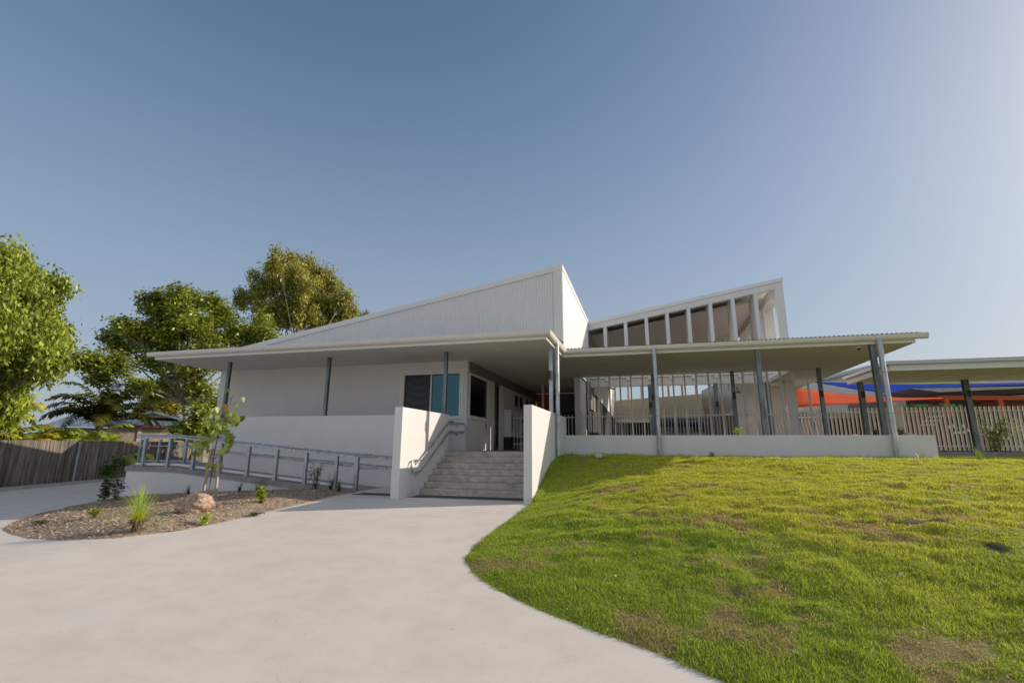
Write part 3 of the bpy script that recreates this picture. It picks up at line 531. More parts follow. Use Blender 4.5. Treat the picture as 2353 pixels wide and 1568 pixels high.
# railing along the ramp
rl=thing('ramp_railing','galvanised steel railing with handrail along the open edge of the ramp','railing',(-12,13.1,.3))
PX=[-16.65,-15.57,-14.5,-13.4,-12.3,-11.22,-10.13,-9.05]
def ipost(x,y,z,h,name='post',parent=rl,w=.09):
    p=MB().hpost(x,y,z,z+h,w,.012).build(name,M['galv'],parent); MB().box(x-.09,x+.09,y-.075,y+.075,z,z+.014).tube([(x+.06,y-.05,z+.014),(x+.06,y-.05,z+.045)],.012,6).tube([(x-.06,y-.05,z+.014),(x-.06,y-.05,z+.045)],.012,6).build('base_plate',M['galv'],p)
for x in PX: ipost(x,13.12,RZ(x)+.012,.95)
ipost(-8.35,13.12,0.0,1.0,w=.11)
top=lambda o,y=13.12:[(-17.05,y,.57+o),(-15.2,y,.565+o),(-8.4,y,.01+o)]
MB().tube(top(1.06)+[(-7.9,13.12,1.07)],.025,10).build('handrail',M['galv'],rl)
mb=MB()
for a,b in zip(top(.985)[:-1],top(.985)[1:]): mb.beam(a,b,.10,.06)
mb.build('top_channel',M['galv'],rl)
lp=[(-17.05,13.2,.57+.70),(-15.2,13.2,.565+.70),(-8.6,13.2,.02+.70)]
MB().tube(lp,.021,10).build('lower_handrail',M['galv'],rl)
arc=[(-7.72,13.2,1.0),(-8.2,13.2,.99)]+[(-8.27-.17*math.sin(t),13.2,.825+.165*math.cos(t)) for t in np.linspace(0.2,math.pi-.2,9)]+[(-8.2,13.2,.66),(-7.72,13.2,.68)]
MB().tube(arc,.024,10).build('end_loop',M['galv'],rl)
mb=MB()
for a,b in zip(top(.10,13.2)[:-1],top(.10,13.2)[1:]): mb.beam(a,b,.04,.07)
mb.build('kerb_rail',M['trim'],rl)
rb=thing('landing_railing','galvanised railing round the far corner of the ramp landing','railing',(-19,15.9,.58))
for x,y in ((-19.35,15.85),(-18.08,15.95),(-20.3,15.8)): ipost(x,y,.58,.95,parent=rb)
MB().tube([(-20.3,15.8,1.64),(-19.35,15.85,1.64),(-17.4,16.0,1.64)],.025).tube([(-20.3,15.8,1.27),(-17.4,16.0,1.27)],.02).build('handrail',M['galv'],rb)
MB().beam((-20.3,15.8,.68),(-17.4,16.0,.68),.04,.07).build('kerb_rail',M['galv'],rb)
wr=thing('wall_handrail','pair of round galvanised handrails fixed along the white ramp wall','handrail',(-11,14.53,.9))
for o,nm in ((.90,'upper_rail'),(.585,'lower_rail')):
    MB().tube([(-14.6,14.52,.565+o-.05),(-8.35,14.52,.10+o-.0),(-7.2,14.52,.07+o),(-6.45,14.52,.07+o)],.021).build(nm,M['galv'],wr)
    for x in (-13.4,-11.7,-9.93,-8.19,-6.9):
        z=float(np.interp(x,[-14.6,-8.35],[.565+o-.05,.10+o])); MB().tube([(x,14.52,z-.02),(x,14.535,z-.07),(x,14.60,z-.085)],.010,6).tube([(x,14.592,z-.085),(x,14.599,z-.085)],.034,10).build('bracket',M['galv'],wr)
# stair handrail
hr=thing('stair_handrail','double galvanised handrail with rounded lower end on the left stair wall','handrail',(-6.06,13.5,1.2))
hx=-6.06
loop=[(hx,14.95,2.10),(hx,14.62,2.09),(hx,12.66,.955)]+[(hx,12.60,.945),(hx,12.30,.945)]+[(hx,12.24-.16*math.sin(t),.79+.155*math.cos(t)) for t in np.linspace(.2,math.pi-.2,9)]+[(hx,12.30,.63),(hx,12.68,.63),(hx,12.74,.65),(hx,14.64,1.78),(hx,14.97,1.79)]
MB().tube(loop,.023,12).build('rail',M['galv'],hr,smooth=True)
for y,z in ((12.5,.93),(12.5,.61),(14.5,2.0),(14.5,1.69),(13.5,1.42),(13.5,1.12)):
    MB().tube([(hx,y,z-.02),(hx-.01,y,z-.07),(-6.14,y,z-.085)],.010,6).tube([(-6.132,y,z-.085),(-6.139,y,z-.085)],.035,12).build('bracket',M['galv'],hr)
uh=thing('loop_handrail','steel handrail ending in a rounded loop below the teal window','handrail',(-6.6,16.37,2))
MB().tube([(-8.4,16.36,2.06),(-7.4,16.36,2.13),(-6.32,16.36,2.13)]+[(-6.32+.155*math.sin(t),16.36,1.975+.155*math.cos(t)) for t in np.linspace(.2,math.pi-.2,11)]+[(-6.32,16.36,1.82),(-7.4,16.36,1.82),(-8.4,16.36,1.75)],.023,12).build('rail',M['galv'],uh,smooth=True)
for z in (2.13,1.82): MB().tube([(-6.52,16.36,z-.02),(-6.52,16.38,z-.09),(-6.52,16.45,z-.1)],.01,6).tube([(-6.52,16.44,z-.1),(-6.52,16.449,z-.1)],.035,12).build('bracket',M['galv'],uh)
# ---------------------------------------------------------------- wall lamps on posts
def lamp(x,y,z,label):
    t=thing('post_lamp',label,'lamp',(x,y,z),'black up and down lamps on the posts'); MB().tube([(x,y,z-.13),(x,y,z+.13)],.055,14).build('body',M['black'],t); MB().tube([(x,y,z-.135),(x,y,z-.131)],.042,14).build('lens',M['trim'],t); MB().box(x-.02,x+.02,y+.04,y+.09,z-.04,z+.04).build('bracket',M['black'],t)
lamp(-2.78,14.58,3.48,'black cylinder lamp on the post above the right stair wall')
lamp(.36,21.13,3.37,'black lamp on the dark post just left of the middle downpipe')
lamp(3.50,21.13,3.37,'black lamp on the dark post right of centre behind the white fins')
lamp(.29,24.33,3.32,'small black lamp on the steel column deep behind the middle downpipe')
lamp(3.27,24.33,3.32,'black lamp on the wide steel column deep in the courtyard')
lamp(6.62,21.13,3.37,'black lamp on the post in front of the orange shade sail')
cc_=thing('security_camera','small white dome security camera with a dark eye under the canopy','camera',(6.48,16.96,4.39)); 
MB().tube([(6.48,16.96,4.40),(6.48,16.96,4.35)],.075,18).build('base',M['trim'],cc_); 
def dome(x,y,z,r,m,parent,name):
    v=[];F=[]
    for i in range(6):
        a=i/5*math.pi/2
        for j in range(16): b=j/16*6.2832; v.append((x+r*math.cos(a)*math.cos(b),y+r*math.cos(a)*math.sin(b),z-r*math.sin(a)))
    for i in range(5):
        for j in range(16): F.append((i*16+j,i*16+(j+1)%16,(i+1)*16+(j+1)%16,(i+1)*16+j))
    return MB().add(v,F).build(name,m,parent,smooth=True)
dome(6.48,16.96,4.35,.055,M['glassd'],cc_,'lens_dome')
def bulletcam(x,y,z,dx,label):
    t=thing('security_camera',label,'camera',(x,y,z),'courtyard cameras'); MB().tube([(x,y,z+.15),(x,y,z+.25)],.03,8).tube([(x,y,z+.02),(x,y,z+.15)],.015,6).build('bracket',M['galvd'],t); MB().tube([(x-dx*.05,y,z+.02),(x+dx*.22,y-.05,z-.06)],.05,10).tube([(x,y,z),(x-dx*.16,y-.03,z-.05)],.04,8).build('body',M['galvd'],t)
bulletcam(-1.95,30,4.85,1,'twin flood light on the white wall behind the left fins'); bulletcam(4.4,25.6,4.0,-1,'twin flood light in front of the brushed steel panel')
# ---------------------------------------------------------------- pool style picket fence
def pickets(name,label,x0,x1,y,z0,z1,step,w,rails,m,lean=0,posts=(),group=None):
    t=thing(name,label,'fence',((x0+x1)/2,y,z0)); mb=MB(); n=int((x1-x0)/step)
    for i in range(n+1):
        x=x0+step*i
        if lean: mb.beam((x,y,z0),(x+lean*math.sin(i*.35)*.4+lean,y,z1+.08*math.sin(i*.3)),w,w)
        else: mb.box(x-w/2,x+w/2,y-w/2,y+w/2,z0,z1)
    mb.build('pickets',m,t); mb=MB()
    for z in rails: mb.box(x0-.05,x1+.05,y+w/2,y+w/2+.03,z-.022,z+.022)
    mb.build('rail',m,t)
    for x in posts: MB().box(x-.05,x+.05,y-.02,y+.08,z0-.1,z1+.02).build('post',m,t)
pickets('picket_fence','thin white metal picket fence running behind the low garden wall',-2.6,6.55,21.25,FL+.05,2.80,.117,.022,(2.62,1.4),M['trim'],posts=(-2.66,))
pickets('picket_fence','thick cream slatted fence on the kerb at the far right',7.35,20.2,24.15,1.27,3.04,.158,.068,(2.87,1.45),M['slat'],posts=(10.4,16.2))
pickets('leaning_screen','screen of leaning cream slats behind the right hand posts',5.2,8.1,25.0,FL+.05,3.2,.14,.055,(1.4,),M['slat'],lean=-.28)
tag(MB().box(7.86,22,23.85,24.0,.5,1.235).box(7.86,22,24.001,24.3,.5,1.232).build('kerb',M['kerb']),kind='structure')
gtf=thing('entry_gate','white metal gate with vertical bars across the covered corridor','gate',(-5,21.4,1.2))
mb=MB()
for i in range(18): mb.box(-5.75+i*.155,-5.725+i*.155,21.4,21.425,FL+.06,2.72)
mb.build('bars',M['trim'],gtf); MB().box(-5.8,-3.0,21.426,21.45,2.58,2.62).box(-5.8,-3.0,21.426,21.45,1.42,1.46).build('rail',M['trim'],gtf); MB().box(-5.95,-5.85,21.37,21.45,FL,2.76).build('gate_post',M['trim'],gtf); MB().box(-5.84,-5.81,21.36,21.40,2.1,2.76).build('latch',M['black'],gtf)
lk=thing('bag_lockers','white bag lockers with black cut out handles along the corridor wall','locker',(-6,23.5,1.2))
MB().box(X0+.005,X0+.35,21.2,27.6,1.75,2.95).build('cabinet',M['trim'],lk); MB().box(X0+.005,X0+.33,21.2,27.6,FL,1.748).build('plinth',M['black'],lk)
mb=MB()
for zz in (2.56,1.92):
    for i in range(12): y=23.2+i*.33; mb.box(X0+.351,X0+.36,y,y+.2,zz-.09,zz+.06)
mb.build('handle_cutouts',M['black'],lk)
# ---------------------------------------------------------------- walkway shelter on the right
sh=thing('walkway_shelter','flat white walkway shelter roof over the slatted fence at far right','shelter',(13,20.5,1.2))
SZ=4.10
MB().box(8.74,24,20.44,24.42,SZ,SZ+.02).build('soffit',M['soffit'],sh)
mb=MB()
for i in range(12): mb.box(9.9+i*1.2,9.912+i*1.2,20.45,24.41,SZ-.004,SZ-.001)
mb.build('soffit_joint',M['taupe'],sh)
MB().box(8.70,24,20.39,20.43,SZ-.01,SZ+.21).box(8.70,8.74,20.431,24.42,SZ-.01,SZ+.21).box(8.70,24,24.421,24.46,SZ-.01,SZ+.21).build('fascia',M['trim'],sh)
MB().box(8.57,24,20.3,24.53,SZ+.215,SZ+.34).build('roof',M['roof'],sh)
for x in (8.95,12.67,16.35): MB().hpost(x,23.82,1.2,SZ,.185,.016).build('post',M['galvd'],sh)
lamp(8.97,23.65,3.57,'black lamp on the shelter post between the orange and blue sails')
lamp(12.67,23.65,3.53,'black lamp on the rightmost shelter post before the blue sail')
# ================================================================ VEGETATION
def leaves(cent,n_each,spread,size,aspect,droop,shade_amp=.35,tint=None):
    """leaf quads (folded along the midrib) around cluster centres"""
    cent=np.asarray(cent); m=len(cent); n=m*n_each; c=np.repeat(cent,n_each,0)
    p=c+rng.normal(0,1,(n,3))*np.array(spread)*.5
    az=rng.uniform(0,6.283,n); dr=rng.normal(droop,.35,n)   # droop: angle below horizontal
    d=np.stack([np.cos(az)*np.cos(dr),np.sin(az)*np.cos(dr),-np.sin(dr)],1); up=rng.normal(0,.5,(n,3))+np.array([0,0,1.0]); s=np.cross(d,up); s/=np.linalg.norm(s,axis=1)[:,None]; nn=np.cross(s,d)
    L=size*rng.uniform(.6,1.25,n)[:,None]; Wd=L*aspect
    V=np.zeros((n,4,3),np.float32); V[:,0]=p; V[:,1]=p+d*L*.5+s*Wd*.5+nn*Wd*.12; V[:,2]=p+d*L; V[:,3]=p+d*L*.5-s*Wd*.5+nn*Wd*.12
    k=np.repeat(rng.uniform(1-shade_amp,1+shade_amp,m),n_each)*rng.uniform(.75,1.25,n); sh=k[:,None]*np.ones(3)
    if tint is not None:
        t=np.repeat(rng.random(m),n_each)[:,None]; sh=sh*(1-t*.6)+sh*np.array(tint)*t*.6
    return V.reshape(-1,3),np.repeat(sh[:,None],4,1).reshape(-1,3)
def crown_pts(blobs,dens,shell=.62,gap=.0):
    P=[]
    sub=[]
    for x,y,z,r in blobs:
        for _ in range(9):
            q=rng.normal(0,1,3); q/=np.linalg.norm(q); q=q*r*rng.uniform(.45,.95); sub.append((x+q[0],y+q[1],z+q[2]*.9,r*rng.uniform(.22,.42)))
        sub.append((x,y,z,r*.55))
    for x,y,z,r in sub:
        n=max(4,int(dens*.9*r**2.0)); q=rng.normal(0,1,(n,3)); q/=np.linalg.norm(q,axis=1)[:,None]; rad=r*(shell+(1-shell)*rng.random(n))**.9; rad*=1+.16*np.sin(q[:,0]*5+x)*np.cos(q[:,2]*6+y)
        P.append(np.array([x,y,z])+q*rad[:,None]*np.array([1,1,.92]))
    P=np.concatenate(P); return P
def tree(name,label,cat,blobs,base,leafmat,bark,dens,n_each,spread,size,aspect,droop,trunk_r,limbs=True,shell=.62,group=None,tint=None,keep=1,root=None):
    t=thing(name,label,cat,base,group); B=np.array(blobs); P=crown_pts(blobs,dens,shell)
    if keep<1: P=P[rng.random(len(P))<keep]
    V,sh=leaves(P,n_each,spread,size,aspect,droop,tint=tint); fast_mesh('crown',V,np.arange(len(V)).reshape(-1,4),M[leafmat],t,shade=sh)
    c=B[:,:3].mean(0); b=Vector(base); fork=Vector((b.x+(c[0]-b.x)*.5,b.y+(c[1]-b.y)*.5,b.z+(c[2]-b.z)*.55))
    mid=(b+fork)/2+Vector((random.uniform(-.3,.3),random.uniform(-.3,.3),0)); mb=MB(); mb.tube([b,mid,fork],trunk_r,9,taper=trunk_r*.6)
    if limbs:
        for x,y,z,r in blobs:
            e=Vector((x,y,z)); m1=fork.lerp(e,.5)+Vector((random.uniform(-.1,.1)*r,random.uniform(-.1,.1)*r,random.uniform(-.35,.05)*r)); mb.tube([fork,m1,e],trunk_r*.38,6,taper=trunk_r*.1)
            for _ in range(4):
                q=e+Vector([random.uniform(-1,1)*r*.8 for _ in range(3)]); mb.tube([m1.lerp(e,.5),q],trunk_r*.12,5,taper=.012)
    mb.build('trunk',M[bark],t); return t
def blobs_at(lst,d,dd=0):
    o=[]
    for x,y,r in lst:
        dist=d+random.uniform(-dd,dd); p=at(x,y,dist); fwd=ray(x,y); hd=dist/math.hypot(fwd.x,fwd.y); o.append((p.x,p.y,p.z,r/1110.6*hd))
    return o
def ground_at(x,d,z=-.8): p=at(x,1000,d); return (p.x,p.y,z)
tree('broadleaf_tree','tall dense tree with big glossy drooping leaves at the left edge','tree',blobs_at([(18,660,70),(-60,660,90),(78,690,62),(45,760,75),(105,740,42),(128,800,36),(-50,780,100),(60,830,62),(115,835,34),(0,880,55),(-70,900,80),(12,935,32),(85,790,60),(32,612,34)],33,2.2),ground_at(-40,33),'leafg','bark',75,30,(.5,.5,.55),.29,.38,.95,.35,shell=.5)
tree('spreading_tree','wide spreading tree with open patchy crown and pale limbs left of the building','tree',blobs_at([(405,700,42),(398,738,42),(470,775,40),(350,712,36),(440,690,28),(440,745,50),(300,760,40),(262,800,38),(222,838,26),(192,842,14),(335,790,52),(390,790,52),(270,850,32),(232,880,15),(355,845,36),(505,735,34),(490,705,20),(535,775,46),(590,770,40),(620,785,22),(480,800,46),(450,850,44),(400,880,36),(360,905,22),(322,898,16),(420,915,28),(465,905,34),(498,940,22),(370,695,24)],43,3),ground_at(455,43),'leaf','palebark',34,26,(.6,.6,.42),.27,.6,.35,.24,shell=.3,tint=(1.35,1.12,.8))
tree('weeping_tree','tall olive green weeping tree rising behind the eave','tree',blobs_at([(640,612,30),(615,650,38),(590,690,34),(562,690,20),(655,650,40),(700,612,24),(690,650,44),(735,640,32),(760,660,28),(790,690,24),(745,700,44),(690,710,46),(640,710,46),(790,730,24),(730,745,40),(600,735,36),(665,600,14),(805,715,12)],56,3),ground_at(690,56),'leafo','palebark',30,22,(.55,.55,.8),.42,.34,.85,.26,shell=.35,tint=(1.35,1.12,.8))
tree('garden_tree','low bright green bushy tree in front of the spreading tree trunks','tree',blobs_at([(440,985,32),(468,1000,26),(415,1000,24),(455,955,22),(490,985,20)],37,1),ground_at(450,37),'leafg','bark',70,14,(.35,.35,.3),.28,.55,.4,.12,shell=.4)
tree('distant_tree','small dull distant tree beyond the gabled house','tree',blobs_at([(352,940,18),(378,932,20),(400,945,16),(330,950,12),(365,955,22)],85,2),ground_at(372,85),'leafo','bark',3,14,(1,1,.8),.6,.5,.3,.3,shell=.3,tint=(1.4,.9,.7))
tree('gum_tree','very distant treetop showing just above the sloping roof','tree',blobs_at([(838,728,9),(830,735,8)],90,1),ground_at(834,90),'leafo','palebark',9,12,(.6,.6,.8),.5,.3,1.0,.3,limbs=False)
def palm(name,label,base,h,n,flen,elev,leaf,mat_,trunk=None,seed=0,arch=1.0,group=None,dark=1.0):
    random.seed(seed); t=thing(name,label,'palm',base,group); V=[];F=[];SH=[]; b=Vector(base); topp=b+Vector((0,0,h))
    if trunk: MB().tube([b,b+Vector((.1,0,h*.5)),topp],trunk,9,taper=trunk*.7).build('trunk',M['bark'],t)
    st_=MB()
    for i in range(n):
        az=random.uniform(0,6.283); el=R(random.uniform(*elev)); L=flen*random.uniform(.75,1.15); pts=[]; p=topp+Vector((random.uniform(-.15,.15),random.uniform(-.15,.15),random.uniform(-.3,.1)) ) if trunk else b+Vector((random.uniform(-.5,.5),random.uniform(-.5,.5),h*random.uniform(.2,1))); a=el; ns=16
        for k in range(ns+1):
            pts.append(p.copy()); p=p+Vector((math.cos(az)*math.cos(a),math.sin(az)*math.cos(a),math.sin(a)))*L/ns; a-=arch*1.9/ns*(.35+k/ns)
        st_.tube(pts,.022,4,taper=.005); c=random.uniform(.7,1.35)*dark; yel=random.random()<.25
        for k in range(2,ns+1):
            for sub in (0,.5):
                if k+sub>ns: break
                q=pts[k].lerp(pts[min(k+1,ns)],sub); tdir=(pts[min(k+1,ns)]-pts[k-1]).normalized(); s=tdir.cross(Vector((0,0,1))).normalized(); u=(k+sub)/ns; ll=leaf*(math.sin(math.pi*min(1,u*.85+.12)))**.6+.05
                for sg in (-1,1):
                    d=(s*sg*.85+tdir*.55+Vector((0,0,random.uniform(-.35,.25)))).normalized(); e=q+d*ll+Vector((0,0,-ll*.3)); m_=q+d*ll*.5+Vector((0,0,.02)); w=tdir*.042; kk=len(V)
                    V+= [q-w,q+w,m_+w*1.3,m_-w*1.3,e]; F+=[(kk,kk+1,kk+2),(kk,kk+2,kk+3),(kk+3,kk+2,kk+4)]
                    col=np.array([c,c,c])*(np.array([1.7,1.3,.7]) if yel else 1)*random.uniform(.85,1.15); SH+=[col]*5
    st_.build('frond_stalk',M['stem'],t)
    fast_mesh('frond',[tuple(v) for v in V],F,M[mat_],t,shade=np.array(SH),nv=3); random.seed(seed+99); return t
p=at(228,1000,38); palm('date_palm','dark feathery palm with arching fronds beyond the fence','%s'and (p.x,p.y,-.8),3.4,32,3.3,(32,85),.6,'palm',trunk=.25,seed=3,arch=1.15,dark=.3)
gc='golden cane palms along the fence'
for i,(x,d,h,n,lb) in enumerate([(25,36,3.2,26,'tall yellow green cane palm clump at the far left above the fence'),(-40,36,3.0,22,'cane palm clump cut by the left edge of the view'),(85,35,1.9,22,'low cane palm clump second from the left above the fence'),(140,36,1.5,22,'short cane palm clump below the blue grey roof'),(200,36,1.6,24,'lush cane palm clump directly under the dark feathery palm'),(250,36,1.2,24,'cane palm clump in front of the gabled house')]):
    p=at(x,1000,d); palm('cane_palm',lb,(p.x,p.y,-.5),h,n+10,2.2,(25,85),.46,'palm',seed=20+i,arch=1.25,group=gc,dark=1.7)
# ---------------------------------------------------------------- houses beyond the fence
def facing(px,d):    # local frame: origin at distance d, u to the right in view, v away
    p=at(px,1000,d); v=Vector((p.x,p.y,0)).normalized(); u=Vector((v.y,-v.x,0)); return Vector((p.x,p.y,0)),u,v
def zat(px,py,d): return at(px,py,d).z
def hmesh(parent,name,m,o,u,v,vs,fs):
    mb=MB(); mb.add([o+u*a+v*b+Vector((0,0,c)) for a,b,c in vs],fs); return mb.build(name,m,parent)
BOXF=[(0,3,2,1),(4,5,6,7),(0,1,5,4),(1,2,6,5),(2,3,7,6),(3,0,4,7)]
def bxv(a0,a1,b0,b1,c0,c1): return [(a0,b0,c0),(a1,b0,c0),(a1,b1,c0),(a0,b1,c0),(a0,b0,c1),(a1,b0,c1),(a1,b1,c1),(a0,b1,c1)]
D_=47; o,u,v=facing(345,D_); k=D_/math.hypot(ray(345,1000).x,ray(345,1000).y)/1110.6  # metres per px
hs=thing('gabled_house','low house with shallow gable, faded blue iron roof and cream lattice','house',(o.x,o.y,-.8))
ze=zat(345,990,D_); zr=zat(345,968,D_); zg=zat(345,950,D_); wl,wr_=-85*k,62*k
hmesh(hs,'wall',M['beige'],o,u,v,bxv(wl+.5,wr_-.3,1.2,8,-.8,ze),BOXF)
def ribbed(parent,name,m,o,u,v,a0,a1,b0,c0,b1,c1,ins=0,pitch=.22):
    n=int((a1-a0)/pitch); vs=[];fs=[]
    for i in range(n+1):
        t=i/n
        for s_,(da,h) in enumerate(((-.02,0),(-.012,.03),(.012,.03),(.02,0))):
            a=a0+(a1-a0)*t+da; at_=a0+ins+(a1-a0-2*ins)*t+da; vs+=[(a,b0,c0+h),(at_,b1,c1+h)]
    m_=len(vs)//2
    fs=[(2*i,2*i+2,2*i+3,2*i+1) for i in range(m_-1)]; return hmesh(parent,name,m,o,u,v,vs,fs)
ribbed(hs,'roof',M['iron'],o,u,v,wl,wr_,0,ze+.12,3.0,zr+.25,ins=.6,pitch=.4)
hmesh(hs,'gutter',M['maroon'],o,u,v,bxv(wl,wr_,-.12,.0,ze-.05,ze+.12),BOXF)
ga,gb=-42*k,50*k
hmesh(hs,'gable',M['lattice'],o,u,v,[(ga,1.6,zr+.05),(gb,1.6,zr+.05),(0,1.6,zg-.1),(ga,1.8,zr+.05),(gb,1.8,zr+.05),(0,1.8,zg-.1)],[(0,1,2),(5,4,3),(0,3,4,1),(1,4,5,2),(2,5,3,0)])
hmesh(hs,'gable_roof',M['iron'],o,u,v,[(ga-.8,1.2,zr-.1),(0,1.2,zg),(gb+.8,1.2,zr-.1),(ga-.8,8,zr-.1),(0,8,zg),(gb+.8,8,zr-.1),(ga-.8,1.2,zr-.28),(0,1.2,zg-.18),(gb+.8,1.2,zr-.28)],[(0,1,4,3),(1,2,5,4),(6,7,1,0),(7,8,2,1)])
mb=MB(); za=-.8; 
for (a0,a1) in ((-70*k,-22*k),(-14*k,52*k)):
    w_=a1-a0; h_=ze-.05-.6; z0_=.6; st_=.16; n=int((w_+h_)/st_)
    for i in range(n):
        s0=i*st_
        for sg in (0,1):
            x0=max(0,s0-h_); y0=min(s0,h_) if s0<h_ else h_; p0=(x0,y0) if s0>=h_ else (0,s0); p1=(s0,0) if s0<=w_ else (w_,s0-w_)
            q0=p0 if not sg else (w_-p0[0],p0[1]); q1=p1 if not sg else (w_-p1[0],p1[1])
            A_=o+u*(a0+q0[0])+v*(.3+.02*sg)+Vector((0,0,z0_+q0[1])); B_=o+u*(a0+q1[0])+v*(.3+.02*sg)+Vector((0,0,z0_+q1[1]))
            if (A_-B_).length>.1: mb.beam(A_,B_,.02,.055)
mb.build('lattice',M['lattice'],hs)
for a in (-72*k,-18*k,54*k): hmesh(hs,'verandah_post',M['lattice'],o,u,v,bxv(a-.12,a+.12,.2,.4,-.8,ze),BOXF)
hmesh(hs,'skirting',M['bark'],o,u,v,bxv(wl,wr_,.5,.6,-.8,.55),BOXF)
D_=52; o,u,v=facing(190,D_); h2=thing('hipped_house','house with hipped blue grey iron roof half hidden by palms','house',(o.x,o.y,-.8)); k=D_/math.hypot(ray(190,1000).x,ray(190,1000).y)/1110.6
e_=zat(190,992,D_); r_=zat(190,957,D_); ribbed(h2,'roof',M['iron'],o,u,v,-68*k,75*k,0,e_,5,r_,ins=1.6,pitch=.5)
hmesh(h2,'roof_end',M['iron'],o,u,v,[(-68*k,0,e_),(-68*k+1.6,5,r_),(-68*k,10,e_)],[(0,1,2)]); hmesh(h2,'wall',M['beige'],o,u,v,bxv(-64*k,70*k,.6,9,-.8,e_-.05),BOXF)
D_=60; o,u,v=facing(400,D_); h3=thing('pale_roofed_house','sunlit pale iron roof glimpsed behind the spreading tree','house',(o.x,o.y,-.8)); e_=zat(400,985,D_); r_=zat(400,966,D_); ribbed(h3,'roof',M['ironl'],o,u,v,-3,4,0,e_,4,r_,ins=.2,pitch=.5); hmesh(h3,'wall',M['beige'],o,u,v,bxv(-2.8,3.8,.6,7,-.8,e_-.05),BOXF)
# power lines
pl=thing('power_line','thin overhead wires between the palms and the tree','wire',tuple(at(400,957,70))); 
for dy in (0,4): a_,b_=at(300,955+dy,75),at(620,962+dy,60); MB().tube([a_,a_.lerp(b_,.5)-Vector((0,0,.2)),b_],.02,5).build('wire',M['black'],pl)
# ---------------------------------------------------------------- bed planting
def small_plant(name,label,x,y,z,h,w,n,size,aspect=.5,droop=.0,m='shrub',shade=1.0,group=None,stems=5,tint=None):
    t=thing(name,label,'plant',(x,y,z),group); P=[]; mb=MB()
    for i in range(stems):
        a=random.uniform(0,6.28); e=Vector((x+math.cos(a)*w*random.uniform(.1,.9),y+math.sin(a)*w*random.uniform(.1,.9),z+h*random.uniform(.6,1))); b=Vector((x,y,z)); mid=b.lerp(e,.5)+Vector((0,0,.1*h)); mb.tube([b,mid,e],.006,5,taper=.003)
        for j in range(n//stems): q=b.lerp(mid,random.random()) if random.random()<.3 else mid.lerp(e,random.random()); P.append(q)
    mb.build('stem',M['stem'],t); V,sh=leaves([tuple(p) for p in P],3,(w*.25,w*.25,h*.1),size,aspect,droop,tint=tint); fast_mesh('foliage',V,np.arange(len(V)).reshape(-1,4),M[m],t,shade=sh*shade); return t
bz=lambda x,y: float(BZ(np.array([x]),np.array([y]))[0])
small_plant('lilly_pilly_shrub','upright dark leafy shrub at the back edge of the mulch bed near the ramp end',-15.1,10.95,bz(-15.1,10.95),1.3,.33,170,.13,.6,.1,stems=11,shade=1.5)
small_plant('lilly_pilly_shrub','low brownish twiggy shrub beside the upright dark shrub',-14.35,10.7,bz(-14.35,10.7),.7,.45,90,.09,.4,0,stems=9,shade=.6,tint=(1.6,.8,.6))
small_plant('ground_plant','small bright lime green plant right of the boulder',-8.0,7.65,bz(-8.0,7.65),.2,.14,110,.045,.6,-.4,m='leafg',shade=1.6,stems=10)
small_plant('ground_plant','tiny bright green plant in the open mulch left of the grass tree',-10.62,7.57,bz(-10.6,7.57),.2,.18,80,.055,.5,-.5,m='leafg',shade=1.5,stems=9)
small_plant('ground_plant','bright green rounded leafy plant on the shaded mulch below the ramp',-8.55,9.65,bz(-8.55,9.65),.40,.17,80,.085,.8,.2,m='leafg',shade=1.2,stems=7)
small_plant('dark_shrub','dark spindly shrub against the ramp edge near the railing end',-9.15,12.35,bz(-9.15,12.35),.75,.35,120,.07,.4,.2,shade=.45,stems=10)
small_plant('ground_plant','flat weedy green patch near the left end of the mulch',-11.75,7.4,bz(-11.75,7.4),.06,.28,60,.05,.4,0,shade=1,stems=8)
small_plant('ground_plant','flat green weed patch at the front edge of the mulch by the path',-7.85,8.7,bz(-7.95,8.7)+.0,.06,.25,60,.05,.4,0,shade=1.2,stems=8)
small_plant('ground_plant','dark red leafed seedling casting a shadow behind the grass tree',-9.35,8.6,bz(-9.35,8.6),.16,.1,30,.05,.4,.2,shade=.8,stems=5,tint=(3,.4,.6))
M['stump']=mat('dark_fibrous_stump',(.11,.075,.05),.95,var=.4,scale=30,bump=.8,bscale=60)
def strappy(name,label,x,y,z,n,h,out,w,m,shade,group=None,base=None,rigid=False):
    t=thing(name,label,'plant',(x,y,z),group); V=[];F=[];SH=[]; zb=z
    if base:
        MB().tube([(x,y,z-.05),(x,y,z+base[1]*.5),(x,y,z+base[1])],base[0],12,taper=base[0]*.8).build('stump',M['stump'],t); zb=z+base[1]
        for i in range(150):
            a=random.uniform(0,6.28); r0=base[0]*.9; zz=zb-.02; V_=None
    for i in range(n):
        a=random.uniform(0,6.28); l=h*random.uniform(.75,1.08); th=random.uniform(0,out); p=Vector((x+random.uniform(-.03,.03),y+random.uniform(-.03,.03),zb)); pts=[p.copy()]; an=th*(.9 if rigid else .55); ns=5
        for k in range(ns): p=p+Vector((math.cos(a)*math.sin(an),math.sin(a)*math.sin(an),math.cos(an)))*l/ns; an+=th*(.22 if rigid else .5)*(k+1)/ns*2; pts.append(p.copy())
        sv=Vector((-math.sin(a),math.cos(a),0))*w; c=random.uniform(.7,1.4)*shade; kk=len(V)
        for k,q in enumerate(pts): ww=sv*(1-k/ns*.75); V+=[q-ww,q+ww]
        for k in range(ns): F.append((kk+2*k,kk+2*k+1,kk+2*k+3,kk+2*k+2))
        SH+=[(c*(1.3 if k<2 else 1),c*1.1,c*(.6 if k<2 else 1)) for k in range(len(pts)) for _ in (0,1)]
    fast_mesh('leaves',[tuple(v) for v in V],F,M[m],t,shade=np.array(SH)); return t
